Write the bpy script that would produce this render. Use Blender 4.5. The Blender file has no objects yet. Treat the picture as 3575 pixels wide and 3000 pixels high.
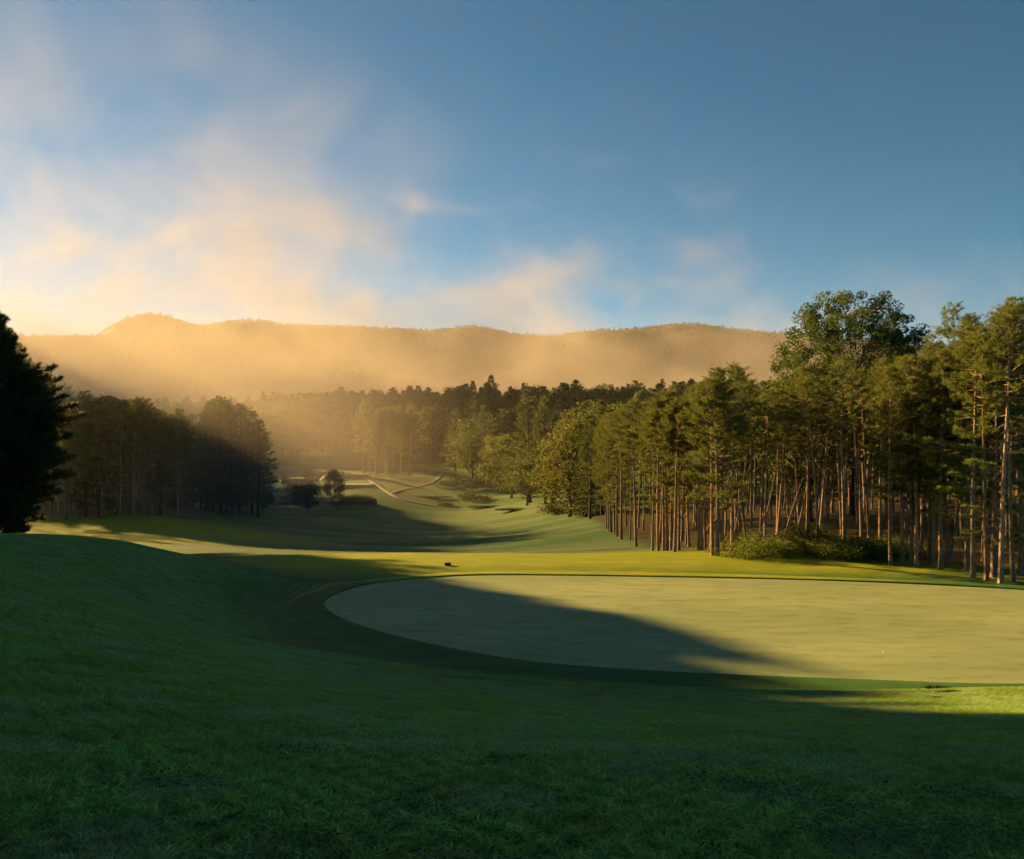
import bpy, math, random
import numpy as np
from mathutils import Vector

# ------------------------------------------------------------------ camera, sky, sun, exposure
sc = bpy.context.scene
EYE = 7.0                      # eye height above the putting green (z = 0)
F = 2805.0                     # focal length in photograph pixels (3575 wide)
cam_d = bpy.data.cameras.new('camera'); cam = bpy.data.objects.new('camera', cam_d)
sc.collection.objects.link(cam); sc.camera = cam
cam.location = (0, 0, EYE); cam.rotation_euler = (math.radians(90), 0, 0)
cam_d.sensor_width = 36.0; cam_d.lens = 36.0 * F / 3575.0
cam_d.shift_y = 100.0 / 3575.0
cam_d.clip_start = 0.1; cam_d.clip_end = 30000

SUN_AZ, SUN_EL = 50.0, 15.8    # degrees left of the view direction, above the horizon
w = bpy.data.worlds.new('World'); sc.world = w; w.use_nodes = True
nt = w.node_tree; nt.nodes.clear()
wo = nt.nodes.new('ShaderNodeOutputWorld'); bg = nt.nodes.new('ShaderNodeBackground')
sky = nt.nodes.new('ShaderNodeTexSky'); sky.sky_type = 'NISHITA'; sky.sun_disc = False
sky.sun_elevation = math.radians(SUN_EL); sky.sun_rotation = math.radians(-SUN_AZ)
sky.altitude = 1500; sky.air_density = 0.8; sky.dust_density = 0.05; sky.ozone_density = 2.5
bg.inputs['Strength'].default_value = 0.05
tint = nt.nodes.new('ShaderNodeMix'); tint.data_type = 'RGBA'; tint.blend_type = 'MULTIPLY'; tint.inputs[0].default_value = 1.0
tint.inputs[7].default_value = (0.112, 0.265, 0.225, 1)      # the photograph's deep teal cast of the sky
gam = nt.nodes.new('ShaderNodeGamma'); gam.inputs['Gamma'].default_value = 1.15
nt.links.new(sky.outputs[0], gam.inputs['Color']); nt.links.new(gam.outputs[0], tint.inputs[6]); nt.links.new(tint.outputs[2], bg.inputs['Color'])

nt.links.new(bg.outputs[0], wo.inputs['Surface'])
sd = bpy.data.lights.new('sun', 'SUN'); sun = bpy.data.objects.new('sun', sd); sc.collection.objects.link(sun)
sd.energy = 3.5; sd.angle = math.radians(0.9); sd.color = (1.0, 0.60, 0.20)
_a, _e = math.radians(SUN_AZ), math.radians(SUN_EL)
SUN_DIR = Vector((-math.sin(_a) * math.cos(_e), math.cos(_a) * math.cos(_e), math.sin(_e)))
sun.rotation_euler = SUN_DIR.to_track_quat('Z', 'Y').to_euler(); sun.location = (-60, 40, 60)

sc.view_settings.view_transform = 'Standard'; sc.view_settings.look = 'None'
sc.view_settings.exposure = 3.0; sc.view_settings.gamma = 1.0; sc.view_settings.use_curve_mapping = False
cy = sc.cycles
cy.use_denoising = True
try: cy.denoiser = 'OPENIMAGEDENOISE'
except Exception: pass
cy.max_bounces = 5; cy.diffuse_bounces = 2; cy.glossy_bounces = 2; cy.transmission_bounces = 3
cy.volume_bounces = 0; cy.transparent_max_bounces = 4
cy.volume_max_steps = 128; cy.volume_step_rate = 4.0
cy.use_adaptive_sampling = True; cy.adaptive_threshold = 0.02; cy.adaptive_min_samples = 24
cy.sample_clamp_indirect = 4.0

rng = np.random.default_rng(11)
C = sc.collection
PROTO = {}

# ------------------------------------------------------------------ helpers: meshes
class Acc:
    def __init__(s): s.v = []; s.t = []; s.m = []; s.k = []; s.sm = []; s.n = 0
    def add(s, v, t, mat=0, tone=None, smooth=False):
        v = np.asarray(v, float).reshape(-1, 3); t = np.asarray(t, int).reshape(-1, 3)
        s.v.append(v); s.t.append(t + s.n); s.n += len(v)
        s.m.append(np.full(len(t), mat, int)); s.sm.append(np.full(len(t), smooth, bool))
        s.k.append(np.full(len(t), 0.5) if tone is None else np.broadcast_to(np.asarray(tone, float), (len(t),)))
    def mesh(s, name, mats):
        v = np.concatenate(s.v); t = np.concatenate(s.t)
        me = bpy.data.meshes.new(name)
        me.vertices.add(len(v)); me.vertices.foreach_set('co', v.ravel())
        me.loops.add(t.size); me.loops.foreach_set('vertex_index', t.ravel())
        me.polygons.add(len(t)); me.polygons.foreach_set('loop_start', np.arange(0, t.size, 3))
        try: me.polygons.foreach_set('loop_total', np.full(len(t), 3))
        except Exception: pass
        me.polygons.foreach_set('material_index', np.concatenate(s.m))
        me.polygons.foreach_set('use_smooth', np.concatenate(s.sm))
        a = me.attributes.new('tone', 'FLOAT', 'FACE'); a.data.foreach_set('value', np.concatenate(s.k))
        for m in mats: me.materials.append(m)
        me.update(); me.validate()
        return me

def tube(acc, pts, rad, sides=8, mat=0, tone=None, cap=False):
    pts = np.asarray(pts, float); n = len(pts); rad = np.broadcast_to(np.asarray(rad, float), (n,))
    tan = np.gradient(pts, axis=0); tan /= np.linalg.norm(tan, axis=1, keepdims=True) + 1e-9
    ref = np.where(np.abs(tan[:, 2:3]) > 0.9, np.array([[1., 0, 0]]), np.array([[0, 0, 1.]]))
    a = np.cross(tan, ref); a /= np.linalg.norm(a, axis=1, keepdims=True) + 1e-9
    b = np.cross(tan, a)
    th = np.arange(sides) * 2 * math.pi / sides
    v = pts[:, None, :] + rad[:, None, None] * (np.cos(th)[None, :, None] * a[:, None, :] + np.sin(th)[None, :, None] * b[:, None, :])
    i = np.arange(n - 1)[:, None]; j = np.arange(sides)[None, :]; j2 = (j + 1) % sides
    p, q, r_, s_ = i * sides + j, i * sides + j2, (i + 1) * sides + j2, (i + 1) * sides + j
    t = np.concatenate([np.stack([p, q, r_], -1).reshape(-1, 3), np.stack([p, r_, s_], -1).reshape(-1, 3)])
    vv = v.reshape(-1, 3)
    if cap:
        vv = np.vstack([vv, pts[-1:]]); k = (n - 1) * sides
        t = np.vstack([t, np.stack([k + np.arange(sides), k + (np.arange(sides) + 1) % sides, np.full(sides, n * sides)], -1)])
    acc.add(vv, t, mat, tone, True)

def unit(v): return v / (np.linalg.norm(v, axis=-1, keepdims=True) + 1e-9)

def needles(acc, P, D, R, L=0.26, k=12, w=0.03, spread=0.8, mat=0, tone=None):
    """brushes of needles: k thin triangles from every point of P, fanned round the direction D"""
    n = len(P)
    d = unit(D[:, None, :] + spread * R.normal(size=(n, k, 3)))
    side = unit(np.cross(d, R.normal(size=(n, k, 3))))
    ln = L * R.uniform(0.6, 1.15, (n, k, 1)); base = P[:, None, :] + d * ln * 0.05 + R.normal(size=(n, k, 3)) * L * 0.12
    v = np.stack([base - side * w / 2, base + side * w / 2, base + d * ln], 2).reshape(-1, 3)
    t = np.arange(n * k * 3).reshape(-1, 3)
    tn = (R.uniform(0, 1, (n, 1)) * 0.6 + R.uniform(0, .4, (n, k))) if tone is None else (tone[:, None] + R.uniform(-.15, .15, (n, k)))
    acc.add(v, t, mat, np.clip(tn, 0, 1).ravel())

def leaves(acc, P, R, size=0.16, tone=None, mat=0, up=0.5):
    """diamond leaves folded along the midrib"""
    n = len(P)
    nrm = unit(R.normal(size=(n, 3)) + np.array([0, 0, up])); a = unit(np.cross(nrm, R.normal(size=(n, 3)))); b = np.cross(nrm, a)
    s = size * R.uniform(0.6, 1.25, (n, 1))
    v = np.stack([P - a * s * .5, P + b * s * .34 + nrm * s * .1, P + a * s * .55, P - b * s * .34 + nrm * s * .1], 1).reshape(-1, 3)
    i = np.arange(n)[:, None] * 4
    t = np.concatenate([i + np.array([[0, 1, 2]]), i + np.array([[0, 2, 3]])])
    tn = np.full(n, .5) if tone is None else np.clip(tone + R.uniform(-.2, .2, n), 0, 1)
    acc.add(v, t, mat, np.concatenate([tn, tn]))

def grid_mesh(name, X, Y, Z, mats, attrs=None):
    ny, nx = X.shape
    v = np.stack([X, Y, Z], -1).reshape(-1, 3)
    i = np.arange(ny - 1)[:, None] * nx + np.arange(nx - 1)[None, :]
    q = np.stack([i, i + 1, i + nx + 1, i + nx], -1).reshape(-1, 4)
    me = bpy.data.meshes.new(name)
    me.vertices.add(len(v)); me.vertices.foreach_set('co', v.ravel())
    me.loops.add(q.size); me.loops.foreach_set('vertex_index', q.ravel())
    me.polygons.add(len(q)); me.polygons.foreach_set('loop_start', np.arange(0, q.size, 4))
    try: me.polygons.foreach_set('loop_total', np.full(len(q), 4))
    except Exception: pass
    me.polygons.foreach_set('use_smooth', np.ones(len(q), bool))
    for k, val in (attrs or {}).items():
        a = me.attributes.new(k, 'FLOAT', 'POINT'); a.data.foreach_set('value', np.asarray(val, float).ravel())
    for m in mats: me.materials.append(m)
    me.update(); me.validate()
    return me

def tag(o, label=None, cat=None, group=None, kind=None):
    if label: o['label'] = label
    if cat: o['category'] = cat
    if group: o['group'] = group
    if kind: o['kind'] = kind
    return o

def obj(name, me, parent=None, loc=(0, 0, 0)):
    o = bpy.data.objects.new(name, me); C.objects.link(o); o.location = loc
    if parent: o.parent = parent
    return o

def thing(name, parts, loc, rz=0, s=(1, 1, 1), label=None, cat=None, group=None, tilt=(0, 0)):
    e = bpy.data.objects.new(name, None); C.objects.link(e)
    e.location = loc; e.rotation_euler = (tilt[0], tilt[1], rz); e.scale = s; e.empty_display_size = 0.5
    tag(e, label, cat, group)
    for pn, me in parts: obj(pn, me, e)
    return e

# ------------------------------------------------------------------ helpers: materials
def new_mat(name):
    m = bpy.data.materials.new(name); m.use_nodes = True; m.node_tree.nodes.clear()
    return m, m.node_tree.nodes, m.node_tree.links

def node(ns, kind, **kw):
    n = ns.new(kind)
    for k, v in kw.items():
        if k in n.inputs: n.inputs[k].default_value = v
        else: setattr(n, k, v)
    return n

def mixc(ns, ls, fac, a, b, mode='MIX'):
    n = ns.new('ShaderNodeMix'); n.data_type = 'RGBA'; n.blend_type = mode
    for sock, val in ((n.inputs[0], fac), (n.inputs[6], a), (n.inputs[7], b)):
        if hasattr(val, 'is_output'): ls.new(val, sock)
        elif isinstance(val, (int, float)): sock.default_value = val
        else: sock.default_value = (*val, 1)
    return n.outputs[2]

def maprange(ns, ls, v, a, b, c=0., d=1., smooth=True):
    n = ns.new('ShaderNodeMapRange'); n.clamp = True
    if smooth: n.interpolation_type = 'SMOOTHSTEP'
    for i, x in enumerate((a, b, c, d)): n.inputs[1 + i].default_value = x
    ls.new(v, n.inputs[0]); return n.outputs[0]

def noise(ns, ls, scale, detail=4, vec=None, rough=.5, dist=0):
    n = node(ns, 'ShaderNodeTexNoise', Scale=scale, Detail=detail, Roughness=rough, Distortion=dist)
    if vec is None:
        tc = ns.new('ShaderNodeTexCoord'); vec = tc.outputs['Object']
    ls.new(vec, n.inputs['Vector']); return n.outputs['Fac']

def foliage(name, dark, light, trans, tfac=0.35, rough=.55, spec=.2):
    m, ns, ls = new_mat(name)
    at_ = node(ns, 'ShaderNodeAttribute', attribute_name='tone')
    oi = ns.new('ShaderNodeObjectInfo')
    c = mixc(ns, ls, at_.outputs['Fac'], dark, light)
    hs = ns.new('ShaderNodeHueSaturation'); ls.new(c, hs.inputs['Color'])
    ls.new(maprange(ns, ls, oi.outputs['Random'], 0, 1, .47, .515, False), hs.inputs['Hue'])
    ls.new(maprange(ns, ls, oi.outputs['Random'], 0, 1, .75, 1.2, False), hs.inputs['Value'])
    p = node(ns, 'ShaderNodeBsdfPrincipled', Roughness=rough); p.inputs['Specular IOR Level'].default_value = spec
    ls.new(hs.outputs[0], p.inputs['Base Color'])
    t = ns.new('ShaderNodeBsdfTranslucent'); ls.new(mixc(ns, ls, .6, hs.outputs[0], trans), t.inputs['Color'])
    mx = ns.new('ShaderNodeMixShader'); mx.inputs[0].default_value = tfac
    ls.new(p.outputs[0], mx.inputs[1]); ls.new(t.outputs[0], mx.inputs[2])
    o = ns.new('ShaderNodeOutputMaterial'); ls.new(mx.outputs[0], o.inputs['Surface'])
    return m

def bark(name, a, b, scale=6, stretch=.25, bump=.4):
    m, ns, ls = new_mat(name)
    tc = ns.new('ShaderNodeTexCoord'); mp = ns.new('ShaderNodeMapping'); mp.inputs['Scale'].default_value = (1, 1, stretch)
    ls.new(tc.outputs['Object'], mp.inputs['Vector'])
    vo = node(ns, 'ShaderNodeTexVoronoi', Scale=scale * 1.6, feature='DISTANCE_TO_EDGE'); ls.new(mp.outputs[0], vo.inputs['Vector'])
    nz = noise(ns, ls, scale, 5, mp.outputs[0], .65)
    f = maprange(ns, ls, vo.outputs['Distance'], 0, .22)
    oi = ns.new('ShaderNodeObjectInfo')
    col = mixc(ns, ls, nz, a, b); col = mixc(ns, ls, f, tuple(.62 * x for x in a), col)
    col = mixc(ns, ls, maprange(ns, ls, oi.outputs['Random'], 0, 1, .6, 1, False), (0, 0, 0), col)
    p = node(ns, 'ShaderNodeBsdfPrincipled', Roughness=.85); p.inputs['Specular IOR Level'].default_value = .2
    ls.new(col, p.inputs['Base Color'])
    bp = node(ns, 'ShaderNodeBump', Strength=bump, Distance=.03); ls.new(f, bp.inputs['Height']); ls.new(bp.outputs[0], p.inputs['Normal'])
    o = ns.new('ShaderNodeOutputMaterial'); ls.new(p.outputs[0], o.inputs['Surface'])
    return m

M = {}
M['pine'] = foliage('pine_needles', (0.016, 0.042, 0.012), (0.068, 0.108, 0.026), (0.2, 0.21, 0.03), 0.43)
M['whitepine'] = foliage('soft_pine_needles', (0.026, 0.058, 0.016), (0.095, 0.135, 0.03), (0.2, 0.24, 0.03), 0.42)
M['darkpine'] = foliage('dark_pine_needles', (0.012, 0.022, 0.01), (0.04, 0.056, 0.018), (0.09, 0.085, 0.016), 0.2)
M['leaf'] = foliage('green_leaves', (0.02, 0.045, 0.012), (0.062, 0.092, 0.022), (0.14, 0.16, 0.025), 0.42)
M['leafyel'] = foliage('yellow_green_leaves', (0.032, 0.054, 0.012), (0.09, 0.108, 0.022), (0.19, 0.19, 0.028), 0.45)
M['leafdark'] = foliage('dark_leaves', (.018, .030, .012), (.040, .055, .018), (.09, .10, .02), .3)
M['far'] = foliage('woodland_foliage', (0.02, 0.042, 0.014), (0.062, 0.095, 0.026), (0.13, 0.16, 0.03), 0.4)
M['leafdeep'] = foliage('deep_green_leaves', (.010, .028, .011), (.034, .066, .020), (.13, .17, .02), .38)
M['bush'] = foliage('fresh_bush_leaves', (.040, .072, .014), (.13, .18, .030), (.24, .30, .03), .42)
M['reed'] = foliage('reeds', (.05, .075, .03), (.10, .13, .06), (.12, .14, .04), .3)
M['deadneedle'] = foliage('rusty_needles', (.09, .045, .02), (.16, .08, .035), (.2, .1, .03), .3)
M['bark'] = bark('pine_bark', (.24, .16, .11), (.42, .29, .20))
M['bark_dark'] = bark('dark_bark', (.05, .04, .033), (.10, .08, .065))
M['bark_pale'] = bark('pale_dead_wood', (.20, .15, .11), (.34, .26, .19))

# ------------------------------------------------------------------ terrain
def P3(px, py, d): return ((px - 1787.5) / F * d, d, EYE - (py - 1600) / F * d)
ctrl = [P3(*p) for p in [
    # the slope below the camera
    (1787, 3000, 3.2), (1787, 2582, 7), (1787, 2511, 12), (1787, 2452, 17), (1787, 2385, 22.5),
    (2900, 2530, 12), (2900, 2440, 20), (3400, 2480, 16), (3500, 2600, 9),
    # the left shoulder and its crest
    (0, 2441, 7), (0, 2180, 12), (0, 1993, 20), (0, 1872, 33), (-700, 1900, 30),
    (300, 2060, 24), (600, 2105, 28), (800, 2160, 30), (900, 2225, 29), (1100, 2270, 26), (1400, 2350, 23),
    (250, 1874, 36), (500, 1905, 40), (700, 1962, 42), (850, 2012, 43), (900, 2080, 41), (1000, 2160, 36), (1300, 2262, 29.5),
    # shelf behind the green and its far rim
    (1000, 1945, 57), (1400, 1940, 57.7), (1787, 1937, 58.2), (2250, 1937, 58.2), (2700, 1950, 56), (3100, 1976, 52.2),
    (3400, 2020, 47), (3560, 2045, 44.5),
    (800, 1925, 72), (1086, 1921, 80), (1787, 1929, 80), (2250, 1905, 78), (1787, 1880, 120), (1787, 1838, 148), (1787, 1795, 175),
    (1650, 1773, 192), (2100, 1845, 106), (2050, 1792, 145), (1900, 1752, 182), (1750, 1702, 222),
    # left hollow and knoll
    (300, 1870, 100), (150, 1850, 110), (700, 1850, 112), (1000, 1862, 132), (1075, 1794, 171), (900, 1790, 166), (700, 1800, 146),
    (500, 1808, 122), (250, 1792, 130), (200, 1752, 185), (450, 1745, 190), (640, 1754, 192), (960, 1759, 200), (1060, 1759, 200),
    # valley floor and far rise
    (1400, 1783, 184), (1560, 1773, 196), (1370, 1727, 205), (1240, 1700, 215), (1270, 1666, 240), (1100, 1642, 262),
    (1200, 1600, 300), (1530, 1650, 258), (1330, 1610, 290)]]
ctrl += [(-6, -6, 6.4), (0, -20, 7.2), (25, -15, 6.0), (-30, 0, 6.6), (-40, 20, 6.0), (-60, 40, 5.2), (25, 8, 3.8), (30, 20, 1.6), (38, 34, .4),
         (-38, 60, .6), (-25, 60, -.7), (-55, 86, -1.6), (-90, 70, 2.2), (-100, 110, 0), (-120, 150, -1.5),
         (19, 65, .0), (30, 58, .2), (42, 60, .5), (30, 100, .3), (60, 110, 2), (50, 150, 1), (60, 200, 3), (120, 120, 5), (100, 40, 2),
         (80, 300, 12), (-150, 250, 0), (-100, 300, 4), (-200, 320, 6), (0, 400, 21), (-100, 400, 17), (110, 400, 24), (-260, 400, 14),
         (0, 500, 27), (-150, 500, 22), (160, 500, 30), (-260, 500, 18), (260, 400, 30), (-260, 150, 4), (-260, 20, 8), (200, 20, 6), (200, 200, 12),
         (-200, -40, 9), (200, -40, 7), (0, -60, 8.5)]
ctrl = np.array(ctrl)
def warp(x, y): x = np.asarray(x, float); y = np.asarray(y, float); return np.stack([40 * x / (np.abs(y) + 25), np.arcsinh(y / 15.) * 15], -1)
def _phi(r2): return np.where(r2 > 1e-9, .5 * r2 * np.log(np.maximum(r2, 1e-9)), 0.)
_W = warp(ctrl[:, 0], ctrl[:, 1]); _n = len(ctrl)
_K = _phi(((_W[:, None] - _W[None]) ** 2).sum(-1)) + 1.5 * np.eye(_n)
_Pm = np.hstack([np.ones((_n, 1)), _W])
_A = np.block([[_K, _Pm], [_Pm.T, np.zeros((3, 3))]])
_sol = np.linalg.solve(_A, np.concatenate([ctrl[:, 2], np.zeros(3)]))

green_pts = np.array([(-9.0, 38.5), (-8.9, 41.8), (-7.75, 44.6), (-5.1, 46.6), (-1.5, 47.9), (7, 47.4), (18.1, 45.7), (27.1, 42.5), (31.2, 38.2), (31.6, 33.2),
                      (28.6, 28.4), (22.5, 25.2), (15.7, 24.7), (10.95, 25.2), (4.8, 26.2), (.1, 27.75), (-4.3, 31.2), (-7.4, 34.9)])
def catmull(P, n):
    k = len(P); out = []
    for i in range(k):
        a, b, c, d = P[i - 1], P[i], P[(i + 1) % k], P[(i + 2) % k]
        for t in np.linspace(0, 1, n, endpoint=False):
            out.append(.5 * (2 * b + (c - a) * t + (2 * a - 5 * b + 4 * c - d) * t * t + (3 * b - a - 3 * c + d) * t ** 3))
    return np.array(out)
G_OUT = catmull(green_pts, 12)
def seg_dist(x, y, poly):
    """signed distance to a closed outline, negative inside"""
    x = np.asarray(x, float).ravel(); y = np.asarray(y, float).ravel()
    best = np.full(len(x), 1e18); ins = np.zeros(len(x), bool)
    for i in range(len(poly)):
        ax, ay = poly[i - 1]; bx, by = poly[i]
        dx, dy = bx - ax, by - ay; t = np.clip(((x - ax) * dx + (y - ay) * dy) / (dx * dx + dy * dy + 1e-12), 0, 1)
        best = np.minimum(best, (x - ax - t * dx) ** 2 + (y - ay - t * dy) ** 2)
        if ay != by: ins ^= ((ay > y) != (by > y)) & (x < (bx - ax) * (y - ay) / (by - ay) + ax)
    d = np.sqrt(best); return np.where(ins, -d, d)
def sstep(a, b, v): t = np.clip((v - a) / (b - a), 0, 1); return t * t * (3 - 2 * t)
def lump(x, y, s, seed):
    R = np.random.default_rng(seed); z = 0
    for k in range(7):
        a = R.uniform(0, 6.28); f = R.uniform(.6, 1.6) / s
        z = z + np.sin((x * math.cos(a) + y * math.sin(a)) * f * 6.28 + R.uniform(0, 6.28))
    return z / 7
def height(x, y):
    shp = np.shape(x); x = np.asarray(x, float).ravel(); y = np.asarray(y, float).ravel()
    xc = np.clip(x, -260, 260); yc = np.clip(y, -60, 500)
    z = np.empty(len(x))
    for s in range(0, len(x), 20000):
        Wv = warp(xc[s:s + 20000], yc[s:s + 20000])
        z[s:s + 20000] = _phi(((Wv[:, None] - _W[None]) ** 2).sum(-1)) @ _sol[:_n] + _sol[_n] + Wv @ _sol[_n + 1:]
    far = sstep(420, 900, y); z = z * (1 - far) + far * 10.0
    z = z + sstep(60, 160, y) * .55 * lump(x, y, 45, 5) + .05 * lump(x, y, 7, 8) * sstep(4, 12, y)
    # unseen knoll added beyond the left edge to shade the valley from the sun
    z = z + 74 * np.exp(-((x + 282) / np.where(x > -282, 31., 80.)) ** 2 - ((y - 345) / np.where(y > 345, 95., 70.)) ** 2)
    near = (np.abs(x - 11) < 40) & (np.abs(y - 36) < 30)
    if near.any():
        dd = np.full(len(x), 99.); dd[near] = seg_dist(x[near], y[near], G_OUT)
        g = 1 - sstep(.4, 4.5, dd); z = z * (1 - g)
    return z.reshape(shp)
def zat(x, y): return float(height(np.array([x]), np.array([y]))[0])
def at(px, py, d0=6., d1=600.):
    """the point of the ground that the photograph shows at a pixel"""
    d = np.geomspace(d0, d1, 1500); x = (px - 1787.5) / F * d; zr = EYE - (py - 1600) / F * d
    below = zr <= height(x, d)
    i = int(np.argmax(below)) if below.any() else len(d) - 1
    return float(x[i]), float(d[i]), float(height(x[i:i + 1], d[i:i + 1])[0])

def axis(fine0, fine1, step, coarse):
    a = list(np.arange(fine0, fine1 + 1e-6, step))
    s = step; v = fine1
    while v < coarse[1]: s *= 1.09; v += s; a.append(v)
    s = step; v = fine0
    while v > coarse[0]: s *= 1.12; v -= s; a.insert(0, v)
    return np.array(a)
gx = axis(-36, 36, .5, (-9000, 9000)); gy = axis(0, 72, .5, (-900, 9000))
GX, GY = np.meshgrid(gx, gy)
GZ = height(GX, GY)
# mown regions of the turf: 0 rough slope, 1 close-mown surround, 2 fairway
ddg = np.full(GX.shape, 99.); _m = (np.abs(GX - 11) < 60) & (np.abs(GY - 36) < 60)
ddg[_m] = seg_dist(GX[_m], GY[_m], G_OUT)
collar = 1 - sstep(3.0, 4.6, ddg + .7 * lump(GX, GY, 9, 3))
fair = (1 - .75 * sstep(165, 200, GY)) * sstep(60, 68, GY + 3 * lump(GX, GY, 25, 4)) * (1 - sstep(9, 13, GX - .02 * GY)) * (1 - sstep(250, 300, GY))  # far part darkened towards rough, standing in for the valley's shade
litstrip = sstep(46, 52, GY) * (1 - sstep(60, 68, GY)) * sstep(-25, -12, GX)  # sunlit yellow painted into the turf colour beyond the green
litstrip = np.maximum(litstrip, .8 * sstep(84, 92, GY) * (1 - sstep(118, 132, GY)) * (1 - sstep(-40, -20, GX)) * sstep(-110, -90, GX))   # the same painted sunlight on the lit patch of the left hollow

litter = sstep(11.5, 14.5, GX + 1.2 * lump(GX, GY, 5, 12)) * sstep(0, 4, GY - np.interp(GX, [9, 14, 20, 24, 30, 60], [66, 63.5, 61, 57, 50, 46]) + 1.5 * lump(GX, GY, 4, 13)) * (1 - sstep(125, 150, GY)) * (1 - sstep(85, 110, GX))

def turf():
    m, ns, ls = new_mat('turf')
    tc = ns.new('ShaderNodeTexCoord'); V = tc.outputs['Object']
    fairn = node(ns, 'ShaderNodeAttribute', attribute_name='fairway').outputs['Fac']
    coln = node(ns, 'ShaderNodeAttribute', attribute_name='surround').outputs['Fac']
    stripn = node(ns, 'ShaderNodeAttribute', attribute_name='painted_sunlight').outputs['Fac']
    mp = ns.new('ShaderNodeMapping'); mp.inputs['Scale'].default_value = (.35, 1, 1); ls.new(V, mp.inputs['Vector'])
    big = noise(ns, ls, .12, 4, mp.outputs[0]); mid = noise(ns, ls, .9, 5, mp.outputs[0], .6); fine = noise(ns, ls, 14, 6, V, .75); vfine = noise(ns, ls, 70, 3, V, .7)
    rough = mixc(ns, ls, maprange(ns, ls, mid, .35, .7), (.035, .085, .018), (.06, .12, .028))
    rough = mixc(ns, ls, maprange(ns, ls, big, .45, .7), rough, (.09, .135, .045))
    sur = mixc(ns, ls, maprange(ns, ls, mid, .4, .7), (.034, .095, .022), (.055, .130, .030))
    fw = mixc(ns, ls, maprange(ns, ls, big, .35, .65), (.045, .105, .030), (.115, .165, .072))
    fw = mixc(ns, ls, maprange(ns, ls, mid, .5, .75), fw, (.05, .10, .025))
    st = mixc(ns, ls, maprange(ns, ls, mid, .4, .7), (.19, .235, .014), (.26, .29, .020))  # yellow of the sunlight, put into the turf colour
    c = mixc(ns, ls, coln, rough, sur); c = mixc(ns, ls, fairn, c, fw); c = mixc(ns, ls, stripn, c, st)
    litn = node(ns, 'ShaderNodeAttribute', attribute_name='litter').outputs['Fac']
    c = mixc(ns, ls, litn, c, mixc(ns, ls, maprange(ns, ls, mid, .42, .66), (.050, .034, .018), (.045, .06, .018)))
    c = mixc(ns, ls, 1., c, mixc(ns, ls, fine, (.62, .62, .62), (1.35, 1.35, 1.35)), 'MULTIPLY')
    c = mixc(ns, ls, .8, c, mixc(ns, ls, vfine, (.45, .45, .45), (1.5, 1.5, 1.5)), 'MULTIPLY')
    # bare earth worn through in a few spots of the surround
    wear = maprange(ns, ls, noise(ns, ls, .55, 3, mp.outputs[0]), .72, .80)
    mul = ns.new('ShaderNodeMath'); mul.operation = 'MULTIPLY'; ls.new(wear, mul.inputs[0]); ls.new(coln, mul.inputs[1])
    c = mixc(ns, ls, mul.outputs[0], c, (.14, .085, .035))
    p = node(ns, 'ShaderNodeBsdfPrincipled', Roughness=.8); p.inputs['Specular IOR Level'].default_value = .08
    ls.new(c, p.inputs['Base Color'])
    ad = ns.new('ShaderNodeMath'); ad.operation = 'ADD'; ls.new(fine, ad.inputs[0]); ls.new(vfine, ad.inputs[1])
    bp = node(ns, 'ShaderNodeBump', Strength=.7, Distance=.05); ls.new(ad.outputs[0], bp.inputs['Height']); ls.new(bp.outputs[0], p.inputs['Normal'])
    o = ns.new('ShaderNodeOutputMaterial'); ls.new(p.outputs[0], o.inputs['Surface'])
    return m
M['turf'] = turf()
ground = tag(obj('ground', grid_mesh('ground', GX, GY, GZ, [M['turf']], {'fairway': fair, 'surround': collar, 'painted_sunlight': litstrip, 'litter': litter})), kind='structure')

# ---- putting green: close-cut sheet with a raised fringe
def green_mat():
    m, ns, ls = new_mat('putting_surface')
    tc = ns.new('ShaderNodeTexCoord'); V = tc.outputs['Object']
    ring = node(ns, 'ShaderNodeAttribute', attribute_name='ring').outputs['Fac']
    mp = ns.new('ShaderNodeMapping'); mp.inputs['Scale'].default_value = (.4, 1, 1); mp.inputs['Rotation'].default_value = (0, 0, .15); ls.new(V, mp.inputs['Vector'])
    big = noise(ns, ls, .16, 5, mp.outputs[0], .6); mid = noise(ns, ls, 1.3, 6, mp.outputs[0], .7); fine = noise(ns, ls, 28, 5, V, .8)
    c = mixc(ns, ls, maprange(ns, ls, big, .35, .68), (.165, .215, .10), (.235, .28, .135))
    c = mixc(ns, ls, maprange(ns, ls, mid, .45, .75), c, (.125, .155, .05))
    wv = ns.new('ShaderNodeMath'); wv.operation = 'SINE'
    sc_ = ns.new('ShaderNodeMath'); sc_.operation = 'MULTIPLY'; sc_.inputs[1].default_value = 3.6; ls.new(ring, sc_.inputs[0]); ls.new(sc_.outputs[0], wv.inputs[0])
    c = mixc(ns, ls, maprange(ns, ls, wv.outputs[0], -.4, .4, 0, .14), c, (.27, .30, .15))
    c = mixc(ns, ls, maprange(ns, ls, noise(ns, ls, .35, 3, mp.outputs[0]), .72, .78), c, (.22, .13, .05))
    c = mixc(ns, ls, .9, c, mixc(ns, ls, fine, (.4, .4, .4), (1.6, 1.6, 1.6)), 'MULTIPLY')
    p = node(ns, 'ShaderNodeBsdfPrincipled', Roughness=.75); p.inputs['Specular IOR Level'].default_value = .1
    ls.new(c, p.inputs['Base Color'])
    bp = node(ns, 'ShaderNodeBump', Strength=.5, Distance=.012); ls.new(fine, bp.inputs['Height']); ls.new(bp.outputs[0], p.inputs['Normal'])
    o = ns.new('ShaderNodeOutputMaterial'); ls.new(p.outputs[0], o.inputs['Surface'])
    return m
M['green'] = green_mat()
def inset(poly, k):
    c = poly.mean(0); return c + (poly - c) * k
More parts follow.
